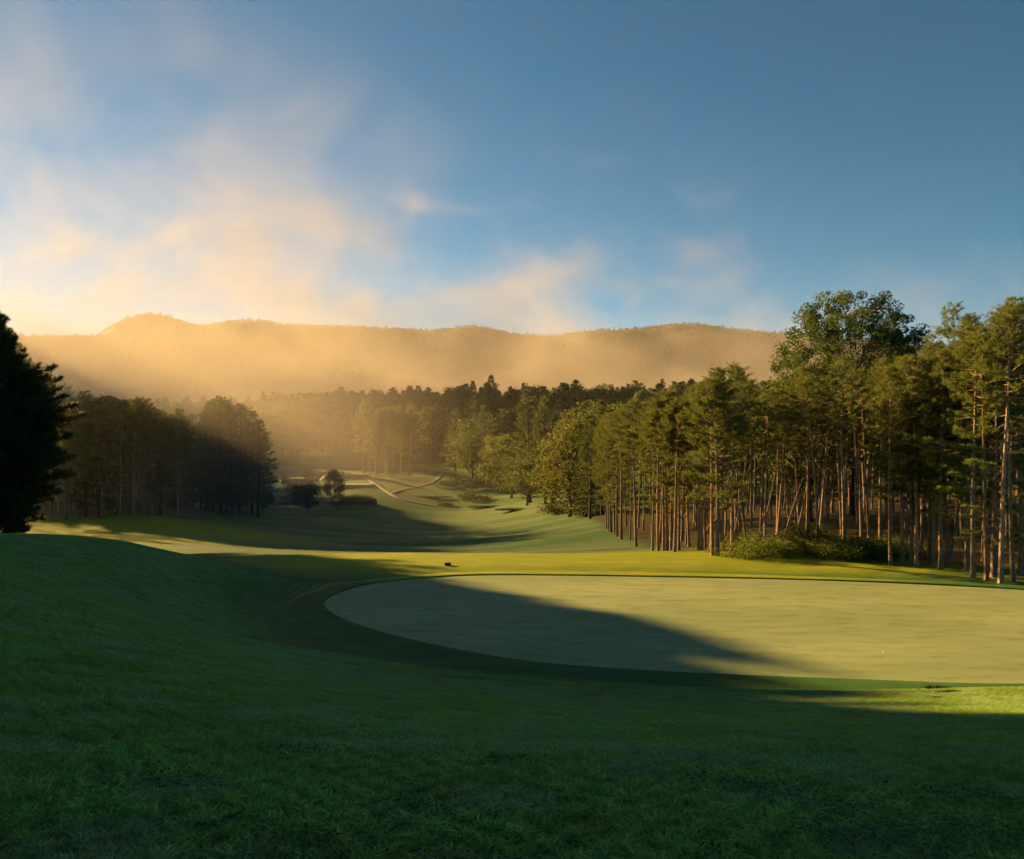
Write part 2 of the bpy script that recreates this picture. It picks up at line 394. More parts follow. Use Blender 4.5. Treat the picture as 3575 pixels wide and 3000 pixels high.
rings = np.concatenate([np.linspace(1, .75, 9), np.linspace(.7, .02, 16)])
cx, cyy = G_OUT.mean(0)
N = len(G_OUT); gv = []; gr = []
for k in rings:
    q = inset(G_OUT, k); gv.append(np.stack([q[:, 0], q[:, 1], height(q[:, 0], q[:, 1]) + .02], -1)); gr.append(np.full(N, (1 - k) * 16))
gv = np.concatenate(gv + [np.array([[cx, cyy, zat(cx, cyy) + .02]])]); gr = np.concatenate(gr + [[16]])
gf = [(i * N + j, i * N + (j + 1) % N, (i + 1) * N + (j + 1) % N, (i + 1) * N + j) for i in range(len(rings) - 1) for j in range(N)]
gf += [((len(rings) - 1) * N + j, (len(rings) - 1) * N + (j + 1) % N, len(gv) - 1) for j in range(N)]
me = bpy.data.meshes.new('putting_green'); me.from_pydata(gv.tolist(), [], gf); me.materials.append(M['green'])
a = me.attributes.new('ring', 'FLOAT', 'POINT'); a.data.foreach_set('value', gr)
me.update()
tag(obj('putting_green', me), kind='structure')
# fringe: a band of longer grass round the green, its cut edge a small step up
gc = G_OUT.mean(0); tanv = np.roll(G_OUT, -1, 0) - np.roll(G_OUT, 1, 0); nrm = np.stack([tanv[:, 1], -tanv[:, 0]], -1); nrm = unit(nrm)
if ((G_OUT - gc) * nrm).sum() < 0: nrm = -nrm
fr = []
for off, dz in ((0.0, -.01), (.015, .075), (.12, .095), (.6, .07), (1.3, .03), (2.0, -.02)):
    q = G_OUT + nrm * off; fr.append(np.stack([q[:, 0], q[:, 1], height(q[:, 0], q[:, 1]) + dz], -1))
fv = np.concatenate(fr); ff = [(i * N + j, i * N + (j + 1) % N, (i + 1) * N + (j + 1) % N, (i + 1) * N + j) for i in range(5) for j in range(N)]
me = bpy.data.meshes.new('green_fringe'); me.from_pydata(fv.tolist(), [], ff); me.materials.append(M['turf'])
_col = np.ones(len(fv)); _st = sstep(44, 47, fv[:, 1]) * sstep(-25, -12, fv[:, 0])
for nm, vals in (('surround', _col), ('painted_sunlight', _st), ('fairway', _col * 0)):
    a = me.attributes.new(nm, 'FLOAT', 'POINT'); a.data.foreach_set('value', vals)
me.polygons.foreach_set('use_smooth', np.ones(len(ff), bool)); me.update()
tag(obj('green_fringe', me), kind='structure')

# ---- mountains
def ridge(name, pts, d_peak, d_front, d_back, z_foot, seed, x0, x1, mat, step=22):
    pts = np.array(pts, float); xr = (pts[:, 0] - 1787.5) / F * d_peak; zr = EYE + (1600 - pts[:, 1]) / F * d_peak
    xs = np.arange(x0, x1, step); ys = np.concatenate([np.linspace(d_front, d_peak, 34), np.linspace(d_peak, d_back, 14)[1:]])
    X, Y = np.meshgrid(xs, ys)
    return X, Y, ridge_z(X, Y, xr, zr, d_peak, d_front, d_back, z_foot, seed)
def ridge_z(X, Y, xr, zr, dp, df, db, zf, seed):
    top = np.interp(X, xr, zr); k = np.array([1, 2, 3, 2, 1]) / 9
    t = np.where(Y < dp, (Y - df) / (dp - df), (db - Y) / (db - dp)); t = np.clip(t, 0, 1)
    prof = np.sin(t * math.pi / 2) ** 1.15
    spur = 1 + .10 * lump(X, Y * .35, 420, seed) * np.sin(t * math.pi) * 1.6
    return zf + (top - zf) * prof * spur
def hill_mat():
    m, ns, ls = new_mat('wooded_ground')
    c = mixc(ns, ls, noise(ns, ls, .02, 6), (.02, .034, .012), (.05, .065, .022))
    p = node(ns, 'ShaderNodeBsdfPrincipled', Roughness=.9); ls.new(c, p.inputs['Base Color'])
    o = ns.new('ShaderNodeOutputMaterial'); ls.new(p.outputs[0], o.inputs['Surface']); return m
M['hill'] = hill_mat()
R1 = dict(pts=[(-2500, 1230), (-1500, 1215), (-400, 1200), (0, 1188), (160, 1186), (300, 1183), (500, 1200), (800, 1232), (1100, 1275), (1500, 1345), (1900, 1410), (2600, 1500), (4000, 1560)], d_peak=1900., d_front=1400., d_back=2500., z_foot=5., seed=21)
R2 = dict(pts=[(-3000, 1320), (-600, 1300), (200, 1235), (400, 1184), (470, 1156), (540, 1138), (620, 1131), (720, 1150), (850, 1133), (930, 1140), (1000, 1152), (1200, 1160), (1300, 1163), (1400, 1152), (1550, 1165), (1700, 1166), (1900, 1176), (2050, 1175), (2150, 1165), (2250, 1150), (2330, 1140), (2420, 1147), (2500, 1156), (2620, 1168), (2730, 1180), (2950, 1195), (3300, 1230), (3700, 1260), (4300, 1300), (6000, 1380)], d_peak=3000., d_front=2200., d_back=3800., z_foot=5., seed=33)
hills = []
for rr, x0, x1, st in ((R1, -2800, 1200, 24), (R2, -3700, 4200, 30)):
    X, Y, Z = ridge('r', rr['pts'], rr['d_peak'], rr['d_front'], rr['d_back'], rr['z_foot'], rr['seed'], x0, x1, None, st)
    tag(obj('mountain', grid_mesh('mountain', X, Y, Z - 1.0, [M['hill']])), kind='structure'); hills.append((rr, x0, x1))

# ------------------------------------------------------------------ plants: builders
def pine(seed, H=15., r0=.21, cb=.45, R=2.4, whorl=.42, per=5, tuft=.27, k=11, w=.03, mats=('pine', 'bark'), dens=1.0, elev=(-8, 48), lean=0., snags=9, shape='red', flat=.5, top=.06):
    Rg = np.random.default_rng(seed); tr = Acc(); cr = Acc()
    hs = np.concatenate([[-.3, 0, .25], np.linspace(.8, H, 14)])
    wx = Rg.normal(0, .05, 3); ph = Rg.uniform(0, 6.28, 3)
    def ctr(h):
        h = np.asarray(h, float); u = h / H
        return np.stack([.12 * np.sin(u * 5 + ph[0]) * u + lean * u * H * .5 + wx[0] * u * H * .3, .12 * np.sin(u * 4 + ph[1]) * u + wx[1] * u * H * .3, h], -1)
    rad = np.where(hs < .5, r0 * (1.25 - .5 * np.clip(hs, 0, .5)), r0 * (1 - .9 * np.clip(hs / H, 0, 1)))
    tube(tr, ctr(hs), np.maximum(rad, .012), 9, 0, .5)
    Pt, Dt, Tn = [], [], []
    h = cb * H
    while h < H - .05:
        t = (h - cb * H) / (H - cb * H)
        if shape == 'red': L = R * (.45 + .55 * math.sin(math.pi * min(1, t * .75 + .22))) * (1 - t ** 4) + .25
        elif shape == 'cone': L = R * ((1 - t) ** .75) * (.75 + .25 * math.sin(min(1., t * 6) * math.pi / 2)) + .3
        elif shape == 'dome': L = R * min(1., (1 - t) / .58) ** .95 * (.5 + .5 * min(1., t / .24)) * (.85 + .15 * math.sin(h * 2.1)) + .3
        else: L = R * (.65 + .35 * math.sin(math.pi * t)) * (1 - t ** 3) + .3
        el = math.radians(elev[0] + (elev[1] - elev[0]) * t ** 1.2); a0 = Rg.uniform(0, 6.28)
        for b in range(per):
            if Rg.uniform() < .14 + (.5 * (1 - t) ** 2.2 if shape == 'red' else 0): continue
            az = a0 + b * 6.283 / per + Rg.normal(0, .25); Lb = L * Rg.uniform(.6, 1.15); e = el + Rg.normal(0, .12)
            d = np.array([math.cos(az) * math.cos(e), math.sin(az) * math.cos(e), math.sin(e)])
            s = np.linspace(0, 1, 6)[:, None]; st = ctr(h + Rg.uniform(-.12, .12))
            pts = st + d * Lb * s + np.array([0, 0, 1]) * Lb * (.16 * s ** 2 - .05 * s)
            tube(cr, pts, np.linspace(.016 + .011 * Lb, .008, 6), 4, 1, .5)
            nt_ = max(3, int(Lb * 5.0 * dens))
            sv = Rg.uniform(.28, 1.0, nt_) ** .8; sv[0] = 1
            base = st + d * Lb * sv[:, None] + np.array([0, 0, 1]) * Lb * (.16 * sv ** 2 - .05 * sv)[:, None]
            ang = Rg.choice([-1, 1], nt_) * Rg.uniform(.4, 1.2, nt_); ang[0] = 0
            lat = np.stack([np.cos(az + ang), np.sin(az + ang), Rg.uniform(-.1, flat, nt_)], -1)
            tl = (.25 + .30 * Lb * (1.05 - sv)) * Rg.uniform(.5, 1.2, nt_)
            for f in (.5, 1.0):
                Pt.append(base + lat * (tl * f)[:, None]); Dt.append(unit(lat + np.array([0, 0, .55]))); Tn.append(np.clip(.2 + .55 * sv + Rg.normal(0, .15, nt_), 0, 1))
        h += whorl * Rg.uniform(.75, 1.3) * (1 - .35 * t)
    # leader
    tp = ctr(np.full(6, H) - np.linspace(0, .7, 6)); Pt.append(tp + Rg.normal(0, .05, tp.shape)); Dt.append(np.tile([[0, 0, 1.]], (6, 1))); Tn.append(np.full(6, .7))
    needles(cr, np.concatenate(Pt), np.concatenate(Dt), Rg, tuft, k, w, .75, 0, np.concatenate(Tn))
    for _ in range(snags):           # dead bare boughs under the crown
        h = Rg.uniform(.18, max(.25, cb + .1)) * H; az = Rg.uniform(0, 6.28); L = Rg.uniform(.4, 1.7)
        d = np.array([math.cos(az), math.sin(az), Rg.uniform(-.35, .15)]); s = np.linspace(0, 1, 4)[:, None]
        tube(cr, ctr(h) + d * L * s + np.array([0, 0, -.12]) * s * s * L, np.linspace(.022, .006, 4), 3, 1, .5)
    return [('trunk', tr.mesh('trunk', [M[mats[1]]])), ('crown', cr.mesh('crown', [M[mats[0]], M[mats[1]]]))]

def broadleaf(seed, H=12., R=4., th=.3, clumps=70, per=90, size=.2, rc=.75, mats=('leaf', 'bark_dark'), r0=None, flat=.8, lobes=6, limb=.6, low=.0, rag=1.):
    Rg = np.random.default_rng(seed); tr = Acc(); cr = Acc(); r0 = r0 or H * .016
    ch = H * (1 - th); zc = H * th + ch * .5
    ld = unit(Rg.normal(size=(lobes, 3))); lo = Rg.uniform(.12, .34, lobes) * rag
    d = unit(Rg.normal(size=(clumps, 3)) + np.array([0, 0, .15])); rr = Rg.uniform(.35, 1, clumps) ** .5
    bulge = (.78 - .12 * (rag - 1)) + (np.maximum(d @ ld.T, 0) ** 3 * lo).sum(1)
    bulge = np.minimum(bulge, 1.25)
    cpos = d * (rr * bulge)[:, None] * np.array([R, R, ch * .5]) + np.array([0, 0, zc])
    cpos[:, 2] = np.maximum(cpos[:, 2], H * low + .15)
    topz = H * (th + .55 * (1 - th))
    hs = np.concatenate([[-.2, 0, .2], np.linspace(.5, topz, 7)]); wob = np.cumsum(Rg.normal(0, .012 * H, (len(hs), 2)), 0) * (np.clip(hs, 0, None) / H)[:, None]
    tp = np.column_stack([wob, hs]); rad = np.where(hs < .3, r0 * 1.3, r0 * (1 - .75 * np.clip(hs / topz, 0, 1)))
    tube(tr, tp, rad, 8, 0, .5)
    for c in cpos[Rg.uniform(size=clumps) < limb]:
        hh = min(topz * .98, max(H * th * .8, c[2] - .5 * np.linalg.norm(c[:2]) - .1 * H) * Rg.uniform(.75, 1)); i = np.interp(hh, hs, np.arange(len(hs)))
        b = np.array([np.interp(hh, hs, tp[:, 0]), np.interp(hh, hs, tp[:, 1]), hh]); s = np.linspace(0, 1, 5)[:, None]
        mid = np.array([0, 0, .12 * np.linalg.norm(c - b)]) * np.sin(s * math.pi)
        tube(tr if False else cr, b + (c - b) * s - mid * .6 + Rg.normal(0, .03 * H * .2, (5, 3)) * np.sin(s * math.pi), np.linspace(r0 * .34, .012, 5), 4, 1, .5)
    n = Rg.poisson(per, clumps); idx = np.repeat(np.arange(clumps), n)
    sh = Rg.normal(size=(len(idx), 3)); sh = sh / np.maximum(1, np.linalg.norm(sh, axis=1, keepdims=True) / 1.5)
    rcs = rc * Rg.uniform(.6, 1.35, clumps)
    P = cpos[idx] + sh * rcs[idx][:, None] * np.array([1, 1, flat]) * .8
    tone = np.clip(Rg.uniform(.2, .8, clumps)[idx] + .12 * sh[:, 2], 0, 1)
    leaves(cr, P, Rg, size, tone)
    return [('trunk', tr.mesh('trunk', [M[mats[1]]])), ('crown', cr.mesh('crown', [M[mats[0]], M[mats[1]]]))]

def shrub(seed, H=1.6, R=1.4, n=1500, size=.13, mat='leaf', squash=1.):
    Rg = np.random.default_rng(seed); cr = Acc(); st = Acc()
    cl = 26; d = unit(Rg.normal(size=(cl, 3))); d[:, 2] = np.abs(d[:, 2]); c = d * (Rg.uniform(.3, 1, cl) ** .5)[:, None] * np.array([R, R * squash, H * .8]); c[:, 2] += .1 * H
    idx = Rg.integers(0, cl, n); P = c[idx] + Rg.normal(0, .16 * (R + H) * .6, (n, 3)); P[:, 2] = np.abs(P[:, 2])
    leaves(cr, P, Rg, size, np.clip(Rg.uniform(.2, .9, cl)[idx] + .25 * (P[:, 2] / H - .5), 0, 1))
    for q in c[:14]:
        s = np.linspace(0, 1, 4)[:, None]; tube(st, np.array([q[0] * .15, q[1] * .15, -.1]) + (q - np.array([q[0] * .15, q[1] * .15, -.1])) * s, np.linspace(.03, .008, 4), 4, 0, .5)
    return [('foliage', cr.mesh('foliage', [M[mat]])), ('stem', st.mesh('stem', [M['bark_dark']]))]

def reeds(seed, L=6., Wd=1.6, H=1.4, n=2600, mat='reed'):
    Rg = np.random.default_rng(seed); cr = Acc()
    x = Rg.uniform(-1, 1, n); y = Rg.uniform(-1, 1, n) * np.sqrt(1 - x * x * .9); hh = H * (.35 + .65 * np.sqrt(np.clip(1 - x * x, 0, 1))) * Rg.uniform(.6, 1.1, n)
    P = np.stack([x * L / 2, y * Wd / 2, np.full(n, -.05)], -1); d = unit(np.stack([Rg.normal(0, .22, n), Rg.normal(0, .22, n), np.ones(n)], -1))
    sd_ = unit(np.cross(d, Rg.normal(size=(n, 3)))); v = np.stack([P - sd_ * .035, P + sd_ * .035, P + d * hh[:, None]], 1).reshape(-1, 3)
    cr.add(v, np.arange(3 * n).reshape(-1, 3), 0, Rg.uniform(0, 1, n))
    return [('blades', cr.mesh('blades', [M[mat]]))]

def joined(parts, name):
    """one mesh from trunk and crown, for trees too far off to show their parts"""
    a = Acc(); mats = []
    for _, me in parts:
        n = len(me.vertices); v = np.empty(n * 3); me.vertices.foreach_get('co', v)
        t = np.empty(len(me.polygons) * 3, int); me.loops.foreach_get('vertex_index', t)
        mi = np.empty(len(me.polygons), int); me.polygons.foreach_get('material_index', mi)
        tn = np.empty(len(me.polygons)); me.attributes['tone'].data.foreach_get('value', tn)
        off = len(mats); mats += list(me.materials)
        a.v.append(v.reshape(-1, 3)); a.t.append(t.reshape(-1, 3) + a.n); a.n += n
        a.m.append(mi + off); a.k.append(tn); a.sm.append(np.zeros(len(mi), bool))
    return a.mesh(name, mats)

def scatter(name, P, rot, scl, pick, protos, kind='stuff', label=None):
    """thousands of instances of a few meshes on given points: uncountable stuff"""
    col = bpy.data.collections.new(name + '_kinds')
    for i, me in enumerate(protos):
        o = bpy.data.objects.new('%s_kind_%02d' % (name, i), me); col.objects.link(o)
    me = bpy.data.meshes.new(name); me.vertices.add(len(P)); me.vertices.foreach_set('co', np.asarray(P, float).ravel())
    a = me.attributes.new('rot', 'FLOAT_VECTOR', 'POINT'); a.data.foreach_set('vector', np.asarray(rot, float).ravel())
    a = me.attributes.new('scl', 'FLOAT_VECTOR', 'POINT'); a.data.foreach_set('vector', np.asarray(scl, float).ravel())
    a = me.attributes.new('pick', 'INT', 'POINT'); a.data.foreach_set('value', np.asarray(pick, int))
    o = obj(name, me); tag(o, label, None, None, kind)
    g = bpy.data.node_groups.new(name, 'GeometryNodeTree')
    g.interface.new_socket('Geometry', in_out='INPUT', socket_type='NodeSocketGeometry'); g.interface.new_socket('Geometry', in_out='OUTPUT', socket_type='NodeSocketGeometry')
    n = g.nodes; L = g.links; gi = n.new('NodeGroupInput'); go = n.new('NodeGroupOutput')
    ci = n.new('GeometryNodeCollectionInfo'); ci.inputs['Collection'].default_value = col; ci.inputs['Separate Children'].default_value = True; ci.inputs['Reset Children'].default_value = True
    ip = n.new('GeometryNodeInstanceOnPoints'); ip.inputs['Pick Instance'].default_value = True
    def na(nm, ty):
        q = n.new('GeometryNodeInputNamedAttribute'); q.data_type = ty; q.inputs['Name'].default_value = nm
        return [s for s in q.outputs if s.enabled][0]
    L.new(gi.outputs[0], ip.inputs['Points']); L.new(ci.outputs[0], ip.inputs['Instance'])
    L.new(na('pick', 'INT'), ip.inputs['Instance Index']); L.new(na('rot', 'FLOAT_VECTOR'), ip.inputs['Rotation']); L.new(na('scl', 'FLOAT_VECTOR'), ip.inputs['Scale'])
    L.new(ip.outputs[0], go.inputs[0])
    md = o.modifiers.new('scatter', 'NODES'); md.node_group = g
    return o
# ------------------------------------------------------------------ plants: prototypes
RED = [pine(100 + i, H=15, r0=.15, cb=[.30, .38, .26, .66, .62, .70][i], R=[2.0, 1.8, 2.3, 1.7, 2.0, 1.8][i], whorl=.40, tuft=.24, w=.024, k=13, dens=1.5, flat=.75, snags=14, lean=[0, .01, -.012, .015, -.008, .006][i]) for i in range(6)]
WHITE = [pine(140 + i, H=16, r0=.19, cb=[.20, .27, .34][i], R=[3.6, 3.3, 3.5][i], whorl=.85, per=5, tuft=.25, k=13, w=.028, dens=1.7, elev=(-6, 40), mats=('whitepine', 'bark'), shape='white', flat=.22, snags=14) for i in range(3)]
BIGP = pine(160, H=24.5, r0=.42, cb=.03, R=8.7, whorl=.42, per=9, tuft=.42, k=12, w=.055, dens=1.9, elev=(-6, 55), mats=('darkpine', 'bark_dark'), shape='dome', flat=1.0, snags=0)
CONE = [pine(170 + i, H=20, r0=.26, cb=[.16, .22, .12][i], R=[3.6, 3.2, 4.0][i], whorl=.75, per=5, tuft=.42, k=9, w=.06, dens=.8, elev=(-6, 45), mats=('far', 'bark_dark'), shape=['cone', 'white', 'cone'][i], flat=.3, snags=6) for i in range(3)]
DEC_TALL = broadleaf(207, H=26, R=7.2, th=.34, clumps=460, per=130, size=.27, rc=.78, mats=('leafdeep', 'bark_dark'), r0=.3, lobes=16, limb=.22, rag=1.7)
DEC = [broadleaf(210 + i, H=15, R=[4.6, 4.0, 5.0][i], th=[.10, .14, .08][i], clumps=95, per=80, size=.34, rc=1.0, mats=(['leaf', 'leafyel', 'leaf'][i], 'bark_dark'), low=.05) for i in range(3)]
ROUND = broadleaf(230, H=6.5, R=3.1, th=.24, clumps=90, per=90, size=.22, rc=.7, mats=('leafdark', 'bark_dark'), r0=.16, lobes=9, rag=1.5)
OVAL = broadleaf(231, H=7.6, R=2.3, th=.12, clumps=80, per=90, size=.22, rc=.65, mats=('leafdark', 'bark_dark'), r0=.14, lobes=9, rag=1.5)
SMALL = [broadleaf(240 + i, H=4.2, R=2.0, th=.30, clumps=45, per=60, size=.2, rc=.5, mats=('leafdark', 'bark_dark'), r0=.1, lobes=5) for i in range(2)]
FAR_C = [joined(pine(300 + i, H=20, r0=.3, cb=[.15, .3, .22, .35][i], R=[4.3, 3.8, 4.8, 4.0][i], whorl=1.1, per=6, tuft=.75, k=7, w=.15, dens=.55, elev=(-4, 45), mats=('far', 'bark_dark'), shape=['cone', 'white', 'white', 'red'][i], flat=.3, snags=0), 'far_conifer_%d' % i) for i in range(4)]
FAR_D = [joined(broadleaf(310 + i, H=15, R=[4.6, 5.2, 4.2][i], th=.15, clumps=90, per=40, size=.60, rc=1.1, mats=('far', 'bark_dark'), limb=.2, low=.05), 'far_broadleaf_%d' % i) for i in range(3)]
HILL_T = [joined(pine(330 + i, H=16, r0=.3, cb=.2, R=4., whorl=2.6, per=4, tuft=1.7, k=4, w=.7, dens=.2, mats=('far', 'bark_dark'), shape='white', snags=0), 'hill_tree_%d' % i) for i in range(2)]
HILL_T += [joined(broadleaf(340 + i, H=13, R=4.6, th=.1, clumps=22, per=9, size=1.5, rc=1.4, mats=('far', 'bark_dark'), limb=0, low=.05), 'hill_tree_%d' % (i + 2)) for i in range(3)]
RED_J = [joined(q, 'deep_pine_%d' % i) for i, q in enumerate(RED[2:])]; CONE_J = [joined(q, 'hollow_pine_%d' % i) for i, q in enumerate(CONE)]
DEEP = []
def deep(name, rows_, protos):
    A_ = np.array(rows_, float)
    scatter(name, A_[:, :3], np.column_stack([A_[:, 3:5], A_[:, 5]]), A_[:, 6:9], A_[:, 9].astype(int), protos, 'stuff')
SHRUB = [shrub(400 + i, H=1.7, R=1.6, n=5200, size=.10, mat=['leaf', 'bush', 'bush'][i]) for i in range(3)]
BUSH_D = [shrub(410 + i, H=1.8, R=2.0, n=1500, size=.24, mat='leafdark') for i in range(2)]
REED = [reeds(420 + i) for i in range(2)]

def put(name, proto, px, by, ty, protoH, label, cat='tree', group=None, wide=1., rz=None, d=None, tilt=(0, 0)):
    """a plant whose foot and top the photograph shows at two heights of one column"""
    if d is None: x, y, z = at(px, by)
    else: y = d; x = (px - 1787.5) / F * d; z = zat(x, y)
    Ht = (EYE + (1600 - ty) / F * y) - z; s = Ht / protoH
    return thing(name, proto, (x, y, z - .03), rng.uniform(0, 6.28) if rz is None else rz, (s * wide, s * wide, s), label, cat, group, tilt)

# the big dark pine at the left edge
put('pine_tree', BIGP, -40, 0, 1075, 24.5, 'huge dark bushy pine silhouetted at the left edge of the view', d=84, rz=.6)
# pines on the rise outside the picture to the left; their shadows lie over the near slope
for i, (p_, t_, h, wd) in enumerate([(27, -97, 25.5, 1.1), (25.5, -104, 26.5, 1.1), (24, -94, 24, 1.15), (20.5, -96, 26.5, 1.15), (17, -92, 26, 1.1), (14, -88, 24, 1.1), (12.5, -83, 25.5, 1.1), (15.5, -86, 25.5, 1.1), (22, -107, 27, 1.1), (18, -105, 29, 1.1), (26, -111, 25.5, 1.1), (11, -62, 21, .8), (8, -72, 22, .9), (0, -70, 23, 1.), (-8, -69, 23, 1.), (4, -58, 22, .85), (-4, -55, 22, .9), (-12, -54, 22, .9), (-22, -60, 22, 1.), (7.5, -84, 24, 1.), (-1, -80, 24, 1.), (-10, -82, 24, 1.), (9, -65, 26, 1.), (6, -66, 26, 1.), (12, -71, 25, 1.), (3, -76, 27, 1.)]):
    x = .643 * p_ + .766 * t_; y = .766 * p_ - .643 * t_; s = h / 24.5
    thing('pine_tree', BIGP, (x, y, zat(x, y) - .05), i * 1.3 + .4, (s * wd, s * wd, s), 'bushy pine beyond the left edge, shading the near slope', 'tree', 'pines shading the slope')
# ---- the plantation on the right: trunks that can be told apart along its edge
front = [(2117, 1847), (2125, 1855), (2133, 1858), (2147, 1867), (2154, 1873), (2169, 1883), (2278, 1923), (2298, 1923), (2317, 1922), (2330, 1923), (2342, 1920), (2355, 1927), (2370, 1922),
         (2440, 1922), (2452, 1922), (2462, 1918), (2488, 1940), (2505, 1940), (2522, 1922), (2555, 1927), (3109, 1975), (3151, 1965), (3183, 1966), (3200, 1977), (3244, 1970), (3259, 1977), (3285, 1988),
         (3311, 1978), (3374, 1991), (3396, 2017), (3445, 2027), (3494, 2037), (3536, 2030), (3481, 1991), (3566, 2010)]
tops = {2117: 1470, 2169: 1440, 2278: 1440, 2298: 1400, 2317: 1370, 2355: 1400, 2440: 1350, 2488: 1330, 2505: 1290, 2555: 1280, 3109: 1290, 3151: 1250, 3200: 1260, 3285: 1230, 3311: 1200, 3374: 1110, 3396: 1150, 3445: 1180, 3494: 1090, 3536: 1080, 3566: 1070}
placed = []
ordn = ['first', 'second', 'third', 'fourth', 'fifth', 'sixth', 'seventh', 'eighth', 'ninth', 'tenth']
rows = [(2100, 2200, 'from the left in the tight file at the plantation\'s far end'), (2270, 2380, 'from the left in the clump at the brow of the lit turf'), (2430, 2470, 'from the left in the trio between two trunk clumps'), (2480, 2510, 'of the pair standing foremost beside the bushes'),
        (2515, 2600, 'at the left end of the bushes'), (3100, 3215, 'from the left in the group just right of the bushes'), (3235, 3330, 'from the left in the group before the stoutest trunks'), (3360, 3575, 'from the left among the stoutest trunks, nearest the green')]
for lo, hi, where in rows:
    mem = sorted([p for p in front if lo <= p[0] <= hi])
    for k, (px, by) in enumerate(mem):
        x, y, z = at(px, by, 40); ty = tops.get(px, np.interp(px, [2100, 2300, 2600, 3100, 3300, 3575], [1460, 1410, 1330, 1330, 1250, 1150]))
        h = EYE + (1600 - ty) / F * y - z; s = h / 15; wd = float(rng.uniform(.9, 1.15))
        if px == 2488: lab = 'left one of two foremost pines beside the yellow-green bushes'
        elif px == 2505: lab = 'right one of two foremost pines beside the yellow-green bushes'
        elif px == 3109: lab = 'thick pine with slightly curved trunk standing alone in front of the bushes'
        else: lab = '%s pine %s' % (ordn[k], where)
        thing('pine_tree', RED[(k * 5 + px) % 6], (x, y, z - .05), rng.uniform(0, 6.28), (wd * s, wd * s, s), lab, 'tree', 'plantation pines', (rng.normal(0, .012), rng.normal(0, .014)))
        placed.append((x, y))
# the body of the plantation behind them
def inside(x, y):
    left = np.interp(y, [58, 75, 100, 125, 150], [11.5, 11.0, 11.2, 15, 25]); frontd = np.interp(x, [9, 14, 20, 24, 30, 60], [66, 63.5, 61, 57, 50, 50])
    return x > left and y > frontd
tries = 0; n_in = 0
while tries < 12000 and n_in < 215:
    tries += 1
    y = rng.uniform(48, 118); x = rng.uniform(10, min(88, .72 * y + 8))
    if not inside(x, y): continue
    if any((x - a) ** 2 + (y - b) ** 2 < 1.95 ** 2 for a, b in placed): continue
    placed.append((x, y)); n_in += 1; z = zat(x, y); h = rng.uniform(11.6, 14.2) * (1 + .14 * (x > 32)); s = h / 15
    lean = (rng.normal(0, .03), rng.normal(0, .035)); w1, w2, rz_ = rng.uniform(.8, 1.1), rng.uniform(.8, 1.1), rng.uniform(0, 6.28)
    if y < 78: thing('pine_tree', RED[int(rng.integers(3, 6))], (x, y, z - .05), rz_, (s * w1, s * w2, s), 'slender pine in the crowded depth of the plantation', 'tree', 'pines inside the plantation', lean)
    else: DEEP.append((x, y, z - .05, lean[0], lean[1], rz_, s * w1, s * w2, s, 1 + n_in % 3))
deep('plantation_depth', DEEP, RED_J)
# leaning dead stems
def dead_stem(seed, H):
    Rg = np.random.default_rng(seed); a = Acc(); hs = np.linspace(-.2, H, 9)
    tube(a, np.stack([.1 * np.sin(hs * .4 + seed), .1 * np.cos(hs * .5), hs], -1), np.linspace(.10, .02, 9), 7, 0, .5); out = [('trunk', a.mesh('trunk', [M['bark_pale']]))]
    for _ in range(5):
        b = Acc(); h = Rg.uniform(.3, .95) * H; az = Rg.uniform(0, 6.28); s = np.linspace(0, 1, 3)[:, None]
        tube(b, np.array([.1 * math.sin(h * .4 + seed), .1 * math.cos(h * .5), h]) + np.array([math.cos(az), math.sin(az), .3]) * s * Rg.uniform(.3, 1.), np.linspace(.02, .006, 3), 3, 0, .5)
        out.append(('branch', b.mesh('branch', [M['bark_pale']])))
    return out
for i, (px, d, ang, H, lab) in enumerate([(2735, 63, 16, 11, 'long pale dead trunk leaning right behind the middle bushes'), (2615, 62, -9, 8, 'pale dead trunk leaning left above the left bushes'), (2780, 64, 9, 10, 'thin dead trunk leaning slightly beside the long leaning one'),
                                          (2650, 64, 12, 9, 'thin pale stem leaning right left of the long leaning trunk'), (2440, 66, 24, 9, 'thin dead stem leaning hard right behind the brow clump'), (2845, 62, 7, 10, 'straight pale dead trunk right of the long leaning one'),
                                          (3318, 52, 10, 8, 'pale leaning stem in the group midway along the right trunks'), (2560, 63, 11, 9, 'slim leaning stem between foremost pines and left bushes')]):
    x = (px - 1787.5) / F * d
    thing('dead_trunk', dead_stem(500 + i, H), (x, d, zat(x, d)), 0, (1, 1, 1), lab, 'dead tree', 'leaning dead trunks', (0, math.radians(ang)))
# soft pines with layered boughs at the right edge, and the tall broadleaf tree
put('white_pine_tree', WHITE[0], 3470, 0, 1330, 16, 'soft-needled pine with bright layered boughs at the right edge', d=47.5, wide=1.4, rz=2.2)
put('white_pine_tree', WHITE[1], 3360, 0, 1065, 16, 'tallest pine near the right edge with an open spiky top', d=60, wide=.85, rz=.4)
put('white_pine_tree', WHITE[2], 3570, 0, 1040, 16, 'tall pine half cut off by the right edge of the view', d=57, wide=.95, rz=4.)
put('white_pine_tree', WHITE[1], 2330, 0, 1490, 16, 'short soft-needled pine with low boughs at the brow of the lit turf', d=66, wide=1.2, rz=1.)
put('broadleaf_tree', DEC_TALL, 2975, 0, 1075, 26, 'tall spreading broadleaf tree rising above the plantation', d=88, wide=1.08, rz=.7)
put('broadleaf_tree', DEC[0], 2830, 0, 1330, 15, 'shorter leafy tree just left of the tall broadleaf tree', d=82, wide=1.1)
put('broadleaf_tree', DEC[2], 3190, 0, 1235, 15, 'round-topped leafy tree just right of the tall broadleaf tree', d=84, wide=.9)
